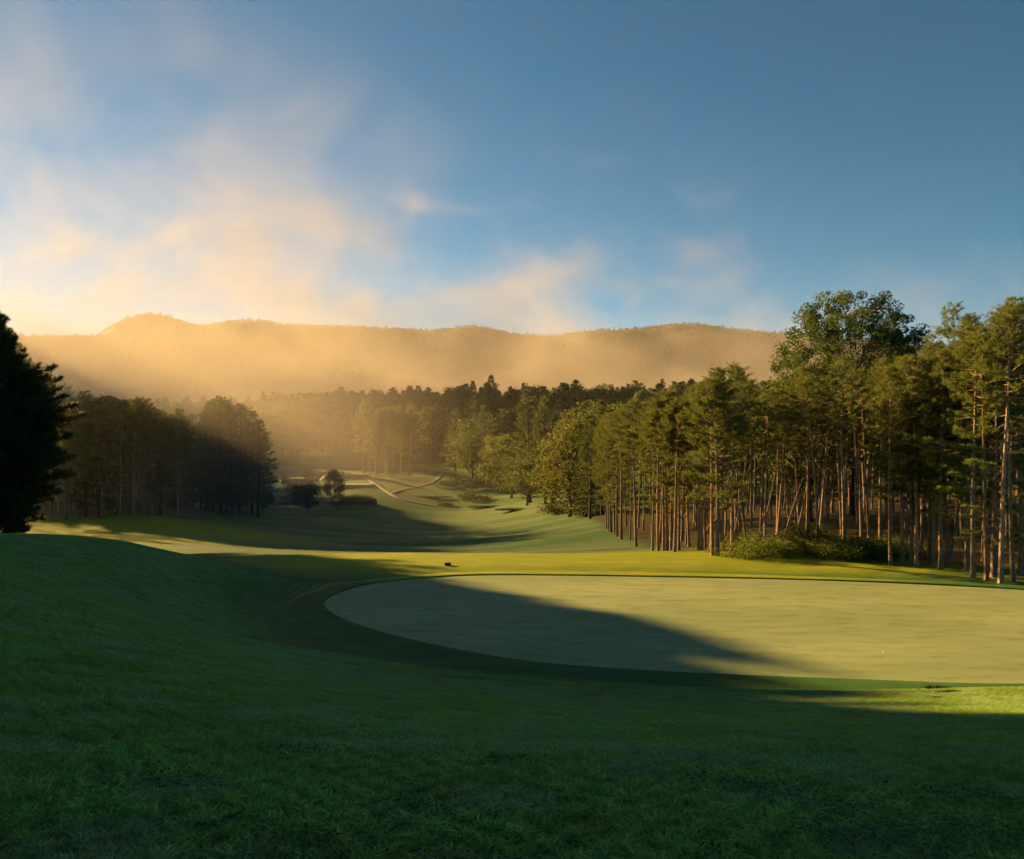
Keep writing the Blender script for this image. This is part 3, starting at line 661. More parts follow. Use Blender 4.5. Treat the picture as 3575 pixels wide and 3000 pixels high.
for i, (px, by, w_, h_, lab) in enumerate([(2560, 1905, .9, .8, 'small pale green bush at the left end of the undergrowth'), (2640, 1945, 1.5, 1.15, 'broad sunlit yellow-green bush foremost in the undergrowth'), (2745, 1938, 1.4, 1.1, 'yellow-green bush second in the undergrowth row'),
                                           (2830, 1925, 1.2, 1.7, 'tallest sunlit bush in the middle of the undergrowth'), (2910, 1945, 1.5, 1.0, 'low shaded bush right of the tallest bush'), (2985, 1950, 1.3, 1.05, 'leafy bush left of the thick curved trunk'), (3060, 1950, 1.4, 1.2, 'bush behind the thick curved trunk'), (3140, 1935, 1.2, .9, 'small bush at the right end of the undergrowth')]):
    x, y, z = at(px, by, 40); thing('bush', SHRUB[i % 3], (x, y, z), i * 1.7, (w_, w_, h_ * .78), lab, 'bush', 'undergrowth bushes')

# ---- trees along the right side of the valley
for i, (nm, pr, px, by, ty, ph, wd, lab) in enumerate([
    ('broadleaf_tree', DEC[1], 1990, 1805, 1440, 15, 1.25, 'large yellow-green leafy tree left of the plantation end'), ('pine_tree', CONE[1], 2060, 1812, 1470, 20, 1.2, 'olive pine close against the left end of the plantation'),
    ('broadleaf_tree', DEC[0], 1930, 1785, 1530, 15, 1.3, 'leafy tree low at the valley edge left of the yellow-green tree'), ('pine_tree', CONE[0], 1850, 1755, 1365, 20, 1.25, 'tall cone-shaped pine above the right side of the valley'),
    ('pine_tree', CONE[2], 1905, 1760, 1385, 20, 1.1, 'second tall pine right of the cone-shaped one'), ('broadleaf_tree', DEC[2], 1785, 1740, 1500, 15, 1.3, 'broad leafy tree at the foot of the cone-shaped pine'),
    ('broadleaf_tree', DEC[0], 1840, 1765, 1560, 15, 1.4, 'dark round tree with foliage down to the turf on the valley side'), ('broadleaf_tree', DEC[1], 1740, 1715, 1510, 15, 1.2, 'leafy tree with pale top on the right valley side'),
    ('pine_tree', CONE[1], 1690, 1690, 1420, 20, 1.2, 'dark pine at the inner corner of the right woodland'), ('broadleaf_tree', DEC[2], 1650, 1672, 1470, 15, 1.2, 'rounded tree at the end of the branching path'),
    ('pine_tree', CONE[0], 2100, 1800, 1400, 20, 1.0, 'tall shaded pine just behind the plantation end'), ('broadleaf_tree', DEC[0], 2120, 1770, 1400, 15, 1., 'leafy tree showing above the plantation end'),
    ('pine_tree', CONE[2], 1590, 1645, 1430, 20, 1.2, 'pine right of the far stand of bare trunks'), ('broadleaf_tree', DEC[1], 2010, 1760, 1400, 15, .9, 'bright-topped leafy tree behind the yellow-green one')]):
    put(nm, pr, px, by, ty, ph, lab, 'tree', 'right valley trees', wd)
# far stand of trunks by the end of the path
for i, px in enumerate([1268, 1290, 1312, 1330, 1345, 1352, 1375, 1400, 1430]):
    put('pine_tree', RED[i % 6], px, 1655 + (i % 3) * 4, 1400 + (i * 37) % 40, 15, '%s thin pine from the left in the far stand by the path end' % ordn[i], 'tree', 'far stand by the path', 1.1)

# ---- left grove and the hollow
for i, (px, by, ty) in enumerate([(175, 1800, 1440), (205, 1795, 1420), (232, 1800, 1440), (247, 1780, 1420), (262, 1785, 1410), (276, 1782, 1390), (300, 1778, 1400), (322, 1782, 1395), (350, 1785, 1410), (372, 1782, 1400), (395, 1783, 1395), (420, 1782, 1410), (440, 1778, 1400), (462, 1782, 1400), (485, 1778, 1420), (505, 1775, 1415), (530, 1772, 1430), (560, 1770, 1440), (590, 1768, 1450), (615, 1765, 1460)]):
    L = '%s pine from the left in the shaded grove beyond the lit strips' % (['first', 'second', 'third', 'fourth', 'fifth', 'sixth', 'seventh', 'eighth', 'ninth', 'tenth', 'eleventh', 'twelfth', 'thirteenth', 'fourteenth', 'fifteenth', 'sixteenth', 'seventeenth', 'eighteenth', 'nineteenth', 'last'][i])
    put('pine_tree', RED[i % 6], px, by, ty, 15, L, 'tree', 'left grove pines', 1.15, d=[126, 122, 120, 128, 124, 131, 135, 127, 124, 130, 136, 126, 133, 128, 136, 131, 138, 141, 144, 147][i])
n_g = 0; gp = []; rows_g = []; rows_h = []
while n_g < 75:
    pp, tt = rng.uniform(51, 92), rng.uniform(-190, -132); x = .643 * pp + .766 * tt; y = .766 * pp - .643 * tt; px = 1787.5 + F * x / y
    if px > 640 or y < 128 or any((x - a) ** 2 + (y - b) ** 2 < 9 for a, b in gp): continue
    gp.append((x, y)); n_g += 1; s = rng.uniform(1.0, 1.34) * (1 if px > 120 else 1.25)
    rows_g.append((x, y, zat(x, y) - .05, 0, 0, rng.uniform(0, 6.28), s * 1.15, s * 1.15, s, n_g % 4))
deep('left_grove_depth', rows_g, RED_J)
for i, d in enumerate([152, 160, 170, 180, 192]):  # unseen pines, added and made extra tall to shade the fairway
    x = -(.63 + .012 * (i % 2)) * d; s = np.interp(d, [152, 180], [34, 38]) / 24.5
    thing('pine_tree', BIGP, (x, d, zat(x, d) - .05), i * 1.9, (s * .72, s * .72, s), 'very tall unseen pine added behind the huge pine to shade the fairway', 'tree', 'added tall pines shading the fairway')
for i, (px, d, ty) in enumerate([(702, 166, 1480), (716, 162, 1440), (728, 170, 1420), (742, 164, 1405), (772, 160, 1385), (790, 166, 1400), (812, 158, 1420), (835, 164, 1410), (880, 168, 1440), (900, 160, 1470)]):
    put('pine_tree', CONE[(i * 2) % 3], px, 0, ty, 20, '%s pine from the left in the hazy stand behind the small knoll trees' % ordn[i], 'tree', 'hazy pine stand', 1.15, d=d)
n_g = 0
while n_g < 0:
    pp, tt = rng.uniform(88, 150), rng.uniform(-225, -165); x = .643 * pp + .766 * tt; y = .766 * pp - .643 * tt; px = 1787.5 + F * x / y
    if px > 940 or px < 690 or any((x - a) ** 2 + (y - b) ** 2 < 16 for a, b in gp): continue
    gp.append((x, y)); n_g += 1; s = rng.uniform(.95, 1.15)
    rows_h.append((x, y, zat(x, y) - .05, 0, 0, rng.uniform(0, 6.28), s * 1.2, s * 1.2, s, n_g % 3))
for i, (pp, tt) in enumerate([(38, -146), (40, -150), (42, -143), (44, -151), (46, -145), (48.5, -150), (41, -158), (45, -160)]):
    x = .643 * pp + .766 * tt; y = .766 * pp - .643 * tt
    thing('pine_tree', RED[3], (x, y, zat(x, y) - .05), i * 1.1, (.8, .8, 1.15), 'thin pine hidden behind the huge dark pine', 'tree', 'pines behind the huge pine')
for i, (px, d, ty, lab) in enumerate([(345, 122, 1600, 'bushy young pine filling the front of the left grove'), (300, 124, 1650, 'small dark pine low in front of the left grove'), (420, 128, 1640, 'dark low pine in the middle of the left grove'), (560, 134, 1600, 'full-skirted pine at the right end of the left grove')]):
    put('pine_tree', CONE[i % 3], px, 0, ty, 20, lab, 'tree', 'left grove pines', 1.9, d=d)
for i, (pr, px, by, ty, wd, lab) in enumerate([(CONE[1], 675, 1770, 1450, 1.1, 'slim pine standing between the left grove and the tall pines'), (CONE[0], 755, 1770, 1395, 1.35, 'tallest layered pine in the hazy hollow'), (CONE[2], 862, 1772, 1420, 1.35, 'broad pine with thick trunk in the hazy hollow'), (CONE[1], 915, 1765, 1500, 1.2, 'lower pine right of the thick-trunked one'), (CONE[0], 640, 1762, 1480, 1.1, 'narrow pine just right of the left grove')]):
    put('pine_tree', pr, px, by, ty, 20, lab, 'tree', 'hollow pines', wd)
put('round_tree', ROUND, 1075, 1795, 1684, 6.5, 'dark round-headed tree with short trunk on the knoll', wide=1.0)
put('round_tree', OVAL, 1165, 1772, 1652, 7.6, 'oval upright tree just right of the dark round tree', wide=1.1)
put('small_tree', SMALL[0], 812, 1792, 1722, 4.2, 'small crooked tree on the left side of the knoll', wide=1.15)
put('small_tree', SMALL[1], 918, 1795, 1705, 4.2, 'small upright tree between the crooked one and the round tree', wide=.8)
put('small_tree', SMALL[1], 838, 1788, 1735, 4.2, 'smallest tree close beside the crooked one', wide=1.)
put('small_tree', SMALL[0], 992, 1692, 1656, 4.2, 'little far tree left of the pale tee', wide=1.)
put('small_tree', SMALL[1], 1078, 1692, 1640, 4.2, 'little far tree directly behind the round tree', wide=.9)
put('small_tree', SMALL[0], 1076, 1652, 1605, 4.2, 'faint small tree high on the far fairway', wide=1.2)
for i, (px, by, w_, h_, lab) in enumerate([(1030, 1720, 1.6, 1.6, 'dark bush behind the round tree'), (560, 1768, 2.0, 2.0, 'dark bush at the right foot of the left grove'), (600, 1770, 1.8, 1.5, 'low bush beside the slim pine'), (1600, 1692, 2.6, 1.2, 'dark bush on the far side of the branching path'), (1700, 1690, 2.2, 1.6, 'bush at the inner corner of the woodland'), (1650, 1745, 2.0, 1.2, 'bush on the bank right of the path'), (1555, 1767, .9, .6, 'tiny dark bush beside the bend of the path'), (2060, 1800, 1.4, 1.2, 'dark bush under the pine at the plantation end'), (1945, 1795, 1.6, 1.2, 'dark bush at the foot of the yellow-green tree')]):
    x, y, z = at(px, by, 60); thing('bush', BUSH_D[i % 2], (x, y, z), i * 2.1, (w_, w_, h_), lab, 'bush', 'valley bushes')
for i, (px, by, sx, sz, lab) in enumerate([(1250, 1762, 1.45, 1.9, 'tall bank of reeds right of the oval tree'), (1500, 1738, 1.9, .55, 'long dark strip of tall grass beyond the path bend'), (1700, 1772, 1.5, .5, 'strip of tall grass along the right fairway edge'), (1800, 1782, 1.5, .5, 'strip of tall grass below the dark round valley tree'), (1040, 1745, 1.6, 1.2, 'pale reeds behind the round tree by the water'), (670, 1752, 2.2, 1.6, 'misty reeds behind the slim pine')]):
    x, y, z = at(px, by, 60); thing('reed_bed', REED[i % 2], (x, y, z), 0, (sx, 1.4, sz), lab, 'reeds', 'reed beds')

# ---- woodland across the valley: individuals along its front and crest, then the mass
far_l = ['hazy conifer in the woodland across the valley', 'hazy leafy tree in the woodland across the valley']
cnt = 0; fp = []
tries = 0
while cnt < 290 and tries < 9000:
    tries += 1
    y = rng.uniform(255, 470); x = rng.uniform(-.62 * y, .13 * y + 15)
    px = 1787.5 + F * x / y
    if y < np.interp(px, [0, 250, 600, 900, 1000, 1100, 1280, 1420, 1500, 1650, 1800, 2200], [262, 262, 262, 270, 285, 318, 322, 275, 275, 262, 240, 230]): continue
    if any((x - a) ** 2 + (y - b) ** 2 < 6.0 ** 2 for a, b in fp): continue
    fp.append((x, y)); cnt += 1; con = rng.uniform() < .45; z = zat(x, y)
    if con: s = rng.uniform(.85, 1.2); me = FAR_C[int(rng.integers(0, 4))]
    else: s = rng.uniform(1.0, 1.55); me = FAR_D[int(rng.integers(0, 3))]
    o = obj('conifer_tree' if con else 'leafy_tree', me, None, (x, y, z - .1)); o.rotation_euler = (0, 0, rng.uniform(0, 6.28)); o.scale = (s * 1.1, s * 1.1, s)
    tag(o, far_l[0 if con else 1], 'tree', 'conifers across the valley' if con else 'leafy trees across the valley')
def wood(name, n, xf, y0, y1, zf, protos, smin, smax, seed):
    R = np.random.default_rng(seed); y = R.uniform(y0, y1, n); lo, hi = xf(y); x = R.uniform(0, 1, n) * (hi - lo) + lo; z = zf(x, y)
    s = R.uniform(smin, smax, n)
    scatter(name, np.stack([x, y, z - .3], -1), np.stack([np.zeros(n), np.zeros(n), R.uniform(0, 6.28, n)], -1), np.stack([s, s, s * R.uniform(.85, 1.25, n)], -1), R.integers(0, len(protos), n), protos, 'stuff', None)
wood('woodland', 1500, lambda y: (-.75 * y, .30 * y + 20), 400, 760, height, FAR_C + FAR_D, .8, 1.15, 61)
wood('valley_woods', 420, lambda y: (.16 * y, .75 * y), 140, 420, height, FAR_C + FAR_D, .75, 1.05, 62)
wood('side_woods', 520, lambda y: (-1.3 * y, -.70 * y), 215, 420, height, FAR_C + FAR_D, .8, 1.1, 63)
for k, (rr, x0, x1) in enumerate(hills):
    pts = np.array(rr['pts'], float); xr = (pts[:, 0] - 1787.5) / F * rr['d_peak']; zr = EYE + (1600 - pts[:, 1]) / F * rr['d_peak']
    zf = lambda x, y, rr=rr, xr=xr, zr=zr: ridge_z(x, y, xr, zr, rr['d_peak'], rr['d_front'], rr['d_back'], rr['z_foot'], rr['seed']) - 9
    wood('hillside_woods', (12000, 20000)[k], (lambda y: (np.full_like(y, -1500.), np.full_like(y, 700.)), lambda y: (np.full_like(y, -2200.), np.full_like(y, 2300.)))[k], rr['d_front'] + 60, rr['d_peak'] + 40, zf, HILL_T, .75, 1.15, 70 + k)

# ------------------------------------------------------------------ water, path, tees, small things
def flat_mat(name, a, b, scale, rough=.9, spec=.3, bump=.0):
    m, ns, ls = new_mat(name); nz = noise(ns, ls, scale, 6)
    p = node(ns, 'ShaderNodeBsdfPrincipled', Roughness=rough); p.inputs['Specular IOR Level'].default_value = spec
    ls.new(mixc(ns, ls, nz, a, b), p.inputs['Base Color'])
    if bump:
        bp = node(ns, 'ShaderNodeBump', Strength=bump, Distance=.02); ls.new(nz, bp.inputs['Height']); ls.new(bp.outputs[0], p.inputs['Normal'])
    o = ns.new('ShaderNodeOutputMaterial'); ls.new(p.outputs[0], o.inputs['Surface']); return m
M['path'] = flat_mat('worn_asphalt', (.045, .045, .046), (.07, .068, .066), 3, .85)
M['water'] = flat_mat('pond_water', (.02, .03, .03), (.03, .045, .045), .8, .06, .5, .05)
M['tee'] = flat_mat('tee_turf', (.20, .25, .15), (.27, .31, .20), 1.2, .8)
M['plastic'] = flat_mat('dark_plastic', (.018, .019, .022), (.03, .032, .036), 20, .45)
M['metal'] = flat_mat('grey_metal', (.10, .11, .13), (.16, .17, .19), 30, .4)
M['earth'] = flat_mat('dark_turf', (.012, .014, .008), (.03, .035, .012), 25, .9, .2, .6)
M['paint'] = flat_mat('white_paint', (.7, .7, .68), (.8, .8, .78), 20, .6)
def strip(name, pix, width):
    w3 = np.array([at(px, py, 60) for px, py in pix])[:, :2]
    seg = np.concatenate([[0], np.cumsum(np.linalg.norm(np.diff(w3, axis=0), axis=1))]); t = np.linspace(0, seg[-1], 90)
    c = np.stack([np.interp(t, seg, w3[:, 0]), np.interp(t, seg, w3[:, 1])], -1)
    for _ in range(12): c[1:-1] = (c[:-2] + 2 * c[1:-1] + c[2:]) / 4
    tn = np.gradient(c, axis=0); tn = unit(tn); nn = np.stack([-tn[:, 1], tn[:, 0]], -1)
    cols = [c + nn * o * width / 2 for o in (-1.04, -1, -.33, .33, 1, 1.04)]
    X = np.stack([q[:, 0] for q in cols], 0); Y = np.stack([q[:, 1] for q in cols], 0); Z = height(X, Y) + .10; Z[0] -= .3; Z[-1] -= .3
    return grid_mesh(name, X, Y, Z, [M['path']])
tag(obj('cart_path', strip('cart_path', [(1240, 1652), (1270, 1666), (1300, 1682), (1335, 1705), (1370, 1727), (1395, 1742), (1450, 1756), (1560, 1771), (1640, 1779)], 1.7)), kind='structure')
tag(obj('cart_path', strip('cart_path', [(1366, 1724), (1400, 1712), (1450, 1702), (1510, 1686), (1535, 1668), (1545, 1655)], 1.1), None, (0, 0, .006)), kind='structure')
def pond(name, cx_, cy_, rx, ry, dz, seed):
    th = np.linspace(0, 2 * math.pi, 48, endpoint=False); R = np.random.default_rng(seed); rr = 1 + .12 * np.sin(3 * th + R.uniform(0, 6)) + .07 * np.sin(5 * th + R.uniform(0, 6))
    x = cx_ + rx * rr * np.cos(th); y = cy_ + ry * rr * np.sin(th); z = float(height(x, y).max()) + dz
    v = [(a, b, z) for a, b in zip(x, y)] + [(cx_, cy_, z)]
    me = bpy.data.meshes.new(name); me.from_pydata(v, [], [(i, (i + 1) % 48, 48) for i in range(48)]); me.materials.append(M['water'])
    return tag(obj(name, me), kind='structure')
pond('pond', *(np.array(at(985, 1760, 60))[:2]), 9, 4, .03, 1)
pond('pond', *(np.array(at(255, 1752, 60))[:2]), 22, 16, .05, 2)
def tee(name, px, py, lx, ly, rz, lab=None):
    x, y, z = at(px, py, 60); n = 24; a = Acc(); g = 5
    th = np.linspace(0, 2 * math.pi, n, endpoint=False); q = np.stack([np.sign(np.cos(th)) * np.abs(np.cos(th)) ** .35 * lx / 2, np.sign(np.sin(th)) * np.abs(np.sin(th)) ** .35 * ly / 2], -1)
    q = q @ np.array([[math.cos(rz), math.sin(rz)], [-math.sin(rz), math.cos(rz)]]) + np.array([x, y])
    top = float(height(q[:, 0], q[:, 1]).max()) + .12; o2 = (q - [x, y]) * 1.25 + [x, y]
    v = np.vstack([np.column_stack([q, np.full(n, top)]), np.column_stack([o2, height(o2[:, 0], o2[:, 1]) - .15]), [[x, y, top]]])
    i = np.arange(n); j = (i + 1) % n
    a.add(v, np.stack([i, j, np.full(n, 2 * n)], -1), 0); a.t[-1] = np.vstack([a.t[-1]])
    b = np.concatenate([np.stack([i, n + i, n + j], -1), np.stack([i, n + j, j], -1)])
    a.t.append(b); a.m.append(np.full(len(b), 1)); a.k.append(np.full(len(b), .5)); a.sm.append(np.zeros(len(b), bool))
    return tag(obj(name, a.mesh(name, [M['tee'], M['turf']])), kind='structure')
tee('tee_ground', 1238, 1698, 9.5, 8, .1); tee('tee_ground', 1045, 1680, 9, 7, 0); tee('tee_ground', 1205, 1665, 12, 8, .2)
# the small dark box on the lit turf beyond the green
def rbox(acc, sx, sy, sz, z0, bev, mat=0):
    zs = [z0, z0 + bev, z0 + sz - bev, z0 + sz]; ins = [bev, 0, 0, bev]; rows_ = []
    for z, k in zip(zs, ins):
        hx, hy = sx / 2 - k, sy / 2 - k; c = bev
        rows_.append([(hx - c, -hy, z), (hx, -hy + c, z), (hx, hy - c, z), (hx - c, hy, z), (-hx + c, hy, z), (-hx, hy - c, z), (-hx, -hy + c, z), (-hx + c, -hy, z)])
    v = [p for r in rows_ for p in r] + [(0, 0, z0 + sz)]; t = []
    for i in range(3):
        for j in range(8):
            a, b, c, d = i * 8 + j, i * 8 + (j + 1) % 8, (i + 1) * 8 + (j + 1) % 8, (i + 1) * 8 + j; t += [(a, b, c), (a, c, d)]
    t += [(24 + j, 24 + (j + 1) % 8, 32) for j in range(8)]
    acc.add(v, t, mat, .5)
bx_, by_, bz_ = at(1563, 1975, 40)
b1 = Acc(); rbox(b1, .40, .26, .17, -.02, .03); b2 = Acc(); rbox(b2, .44, .30, .05, .151, .02)
b3 = Acc(); rbox(b3, .05, .275, .15, -.005, .008)
mb = thing('marker_box', [('body', b1.mesh('body', [M['plastic']])), ('lid', b2.mesh('lid', [M['metal']]))], (bx_, by_, bz_), .1, (1, 1, 1), 'small dark box standing alone on the sunlit turf beyond the green', 'box')
o = obj('strap', b3.mesh('strap', [M['metal']]), mb, (-.12, 0, 0))
def clod(seed):
    Rg = np.random.default_rng(seed); a = Acc()
    n = 260; P = Rg.normal(0, 1, (n, 3)) * np.array([.16, .07, .02]); P[:, 2] = np.abs(P[:, 2]) + .005; leaves(a, P, Rg, .05, Rg.uniform(0, 1, n), up=1.)
    th = np.linspace(0, 6.283, 14, endpoint=False); rr = Rg.uniform(.7, 1.2, 14); v = np.vstack([np.column_stack([.22 * rr * np.cos(th), .09 * rr * np.sin(th), np.full(14, -.01)]), np.column_stack([.14 * rr * np.cos(th), .06 * rr * np.sin(th), Rg.uniform(.025, .05, 14)]), [[0, 0, .05]]])
    i = np.arange(14); j = (i + 1) % 14; a.add(v, np.concatenate([np.stack([i, j, 14 + j], -1), np.stack([i, 14 + j, 14 + i], -1), np.stack([14 + i, 14 + j, np.full(14, 28)], -1)]), 0, .3)
    return a.mesh('turf_clod', [M['earth']])
for i, (px, py, lab) in enumerate([(3270, 2405, 'dark clod of turf lying on the near surround of the green'), (3318, 2418, 'smaller dark clod just right of the larger clod by the green'), (3276, 2438, 'small dark clod on the lit slope edge below the green')]):
    x, y, z = at(px, py); o = obj('turf_clod', clod(80 + i), None, (x, y, z)); s = (1.1, .8, .6)[i]; o.scale = (s, s, s); tag(o, lab, 'clod', 'clods of turf')
def golf_ball():
    a = Acc(); u = np.linspace(0, math.pi, 9); vv = np.linspace(0, 2 * math.pi, 14, endpoint=False)
    pts = [(.0215 * math.sin(p) * math.cos(q), .0215 * math.sin(p) * math.sin(q), .0215 + .0215 * math.cos(p)) for p in u for q in vv]; t = []
    for i in range(8):
        for j in range(14):
            p, q, r_, s_ = i * 14 + j, i * 14 + (j + 1) % 14, (i + 1) * 14 + (j + 1) % 14, (i + 1) * 14 + j; t += [(p, q, r_), (p, r_, s_)]
    a.add(pts, t, 0, .5, True); return a.mesh('golf_ball', [M['paint']])
x, y, z = at(3084, 2281); tag(obj('golf_ball', golf_ball(), None, (x, y, z + .02)), 'tiny pale golf ball lying on the sunlit right part of the green', 'ball')

# ------------------------------------------------------------------ grass and clover on the near slope
def grass_patch(seed, n=2000, size=.55, hgt=.075, wid=.0085, mat='grass'):
    R = np.random.default_rng(seed); a = Acc()
    P = np.column_stack([R.uniform(-size / 2, size / 2, n), R.uniform(-size / 2, size / 2, n), np.full(n, -.01)])
    cl = .5 + .5 * np.sin(P[:, 0] * 23 + seed) * np.sin(P[:, 1] * 19 + seed * 2)
    h = hgt * R.uniform(.45, 1.25, n) * (.45 + .9 * cl); d = unit(np.column_stack([R.normal(0, .55, n), R.normal(0, .55, n), np.ones(n)])); s = unit(np.cross(d, R.normal(size=(n, 3))))
    bend = np.column_stack([R.normal(0, .35, n), R.normal(0, .35, n), np.full(n, -.12)])
    mid = P + d * h[:, None] * .6; tip = P + d * h[:, None] + bend * h[:, None]; w_ = wid * R.uniform(.6, 1.3, (n, 1))
    v = np.stack([P - s * w_ / 2, P + s * w_ / 2, mid + s * w_ * .42, mid - s * w_ * .42, tip], 1).reshape(-1, 3); i = np.arange(n)[:, None] * 5
    tn = np.clip(R.uniform(0, .6, n) ** 1.3 + .5 * cl - .1, 0, 1)
    a.add(v, np.concatenate([i + [[0, 1, 2]], i + [[0, 2, 3]], i + [[3, 2, 4]]]), 0, np.concatenate([tn] * 3))
    return a.mesh('grass_patch', [M[mat]])
def clover_patch(seed, n=120, size=.5):
    R = np.random.default_rng(seed); a = Acc()
    c = np.column_stack([R.normal(0, size / 3, n), R.normal(0, size / 3, n), R.uniform(.03, .055, n)]); th = R.uniform(0, 6.28, n)
    for k in range(3):
        an = th + k * 2.094; r_ = R.uniform(.005, .009, n); nrm_ = unit(np.column_stack([R.normal(0, .35, n), R.normal(0, .35, n), np.ones(n)]))
        dd = np.column_stack([np.cos(an), np.sin(an), np.zeros(n)]); dd = unit(dd - nrm_ * (dd * nrm_).sum(1, keepdims=True)); sd_ = np.cross(nrm_, dd)
        ctr_ = c + dd * r_[:, None]
        v = [ctr_ + r_[:, None] * (math.cos(q) * dd + math.sin(q) * sd_) for q in np.linspace(0, 6.283, 7)[:-1]]
        v = np.stack(v, 1).reshape(-1, 3); i = np.arange(n)[:, None] * 6; tn = R.uniform(.2, 1, n)
        a.add(v, np.concatenate([i + [[0, 1, 2]], i + [[0, 2, 3]], i + [[0, 3, 4]], i + [[0, 4, 5]]]), 0, np.concatenate([tn] * 4))
    return a.mesh('clover_patch', [M['clover']])
M['grass'] = foliage('grass_blades', (.022, .076, .014), (.40, .61, .14), (.32, .50, .06), .35, .5, .12)
M['dewgrass'] = foliage('dewy_grass_blades', (.10, .20, .06), (.42, .56, .22), (.32, .42, .12), .35, .5, .12)
M['clover'] = foliage('clover_leaves', (.02, .055, .016), (.06, .12, .04), (.10, .18, .03), .3, .5, .08)
def slope_rot(x, y, R):
    e = .3; gxn = (height(x + e, y) - height(x - e, y)) / (2 * e); gyn = (height(x, y + e) - height(x, y - e)) / (2 * e)
    yaw = R.integers(0, 4, len(x)) * (math.pi / 2)
    return np.column_stack([np.arctan(gyn), -np.arctan(gxn), np.zeros(len(x))])
R = np.random.default_rng(91); st = .45; pts = []
for yy in np.arange(1.5, 46, st):
    hw = .70 * yy + 2.0
    xx = np.arange(-hw, hw, st); pts.append(np.column_stack([xx + R.uniform(-.1, .1, len(xx)), np.full(len(xx), yy) + R.uniform(-.1, .1, len(xx))]))
pts = np.concatenate(pts); dg = np.full(len(pts), 99.); _m = (np.abs(pts[:, 0] - 11) < 30) & (np.abs(pts[:, 1] - 36) < 20); dg[_m] = seg_dist(pts[_m, 0], pts[_m, 1], G_OUT)
keep = (dg > .35) & ((pts[:, 1] < 26) | (pts[:, 0] < -9)); pts = pts[keep]; n = len(pts)
sg = np.interp(pts[:, 1], [2, 20, 45], [1, .9, .75]); hgtv = sg * np.clip((dg[keep] - 2.0) / 4.5, .16, 1) * (.75 + .35 * lump(pts[:, 0], pts[:, 1], 3.5, 17))
_dg = np.where(dg[keep] > 90, 30, dg[keep]); dewy = (.15 + .85 * sstep(4.2, 5.4, _dg) * (1 - .75 * sstep(8, 15, _dg))) * (.8 + 1.1 * lump(pts[:, 0], pts[:, 1] * 1.8, 8, 29)) * sstep(4.0, 5.2, _dg)
scatter('grass', np.column_stack([pts, height(pts[:, 0], pts[:, 1])]), slope_rot(pts[:, 0], pts[:, 1], R), np.column_stack([np.ones(n), np.ones(n), hgtv]), np.where(R.uniform(size=n) < np.clip(dewy, 0, .95), 6, 0) + R.integers(0, 6, n), [grass_patch(600 + i) for i in range(6)] + [grass_patch(610 + i, mat='dewgrass') for i in range(6)], 'stuff')
n = 34; cyv = 2.2 + R.gamma(1.3, 1.2, n); cxv = R.uniform(-1, 1, n) * (.68 * cyv + .6); k_ = lump(cxv, cyv, 2.2, 44) > -.12; cxv, cyv = cxv[k_], cyv[k_]; n = len(cxv)
scatter('clover', np.column_stack([cxv, cyv, height(cxv, cyv)]), slope_rot(cxv, cyv, R), np.ones((n, 3)), R.integers(0, 4, n), [clover_patch(620 + i) for i in range(4)], 'stuff')

# ------------------------------------------------------------------ air
def vol_mat(name, color, density, aniso, attr=None):
    m, ns, ls = new_mat(name)
    v = node(ns, 'ShaderNodeVolumePrincipled', Density=density, Anisotropy=aniso); v.inputs['Color'].default_value = (*color, 1)
    v.inputs['Density Attribute'].default_value = attr or ''
    o = ns.new('ShaderNodeOutputMaterial'); ls.new(v.outputs[0], o.inputs['Volume']); return m
HX0, HX1, HY0, HY1, HZ0, HZ1 = -9100., 9100., -1000., 9100., -12., 930.
a = Acc(); v = [(x, y, z) for z in (HZ0, HZ1) for y in (HY0, HY1) for x in (HX0, HX1)]
a.add(v, [(0, 2, 3), (0, 3, 1), (4, 5, 7), (4, 7, 6), (0, 1, 5), (0, 5, 4), (2, 6, 7), (2, 7, 3), (0, 4, 6), (0, 6, 2), (1, 3, 7), (1, 7, 5)])
tag(obj('haze', a.mesh('haze', [vol_mat('haze_air', (.93, .94, .96), 0.000012, .4)])), kind='stuff')

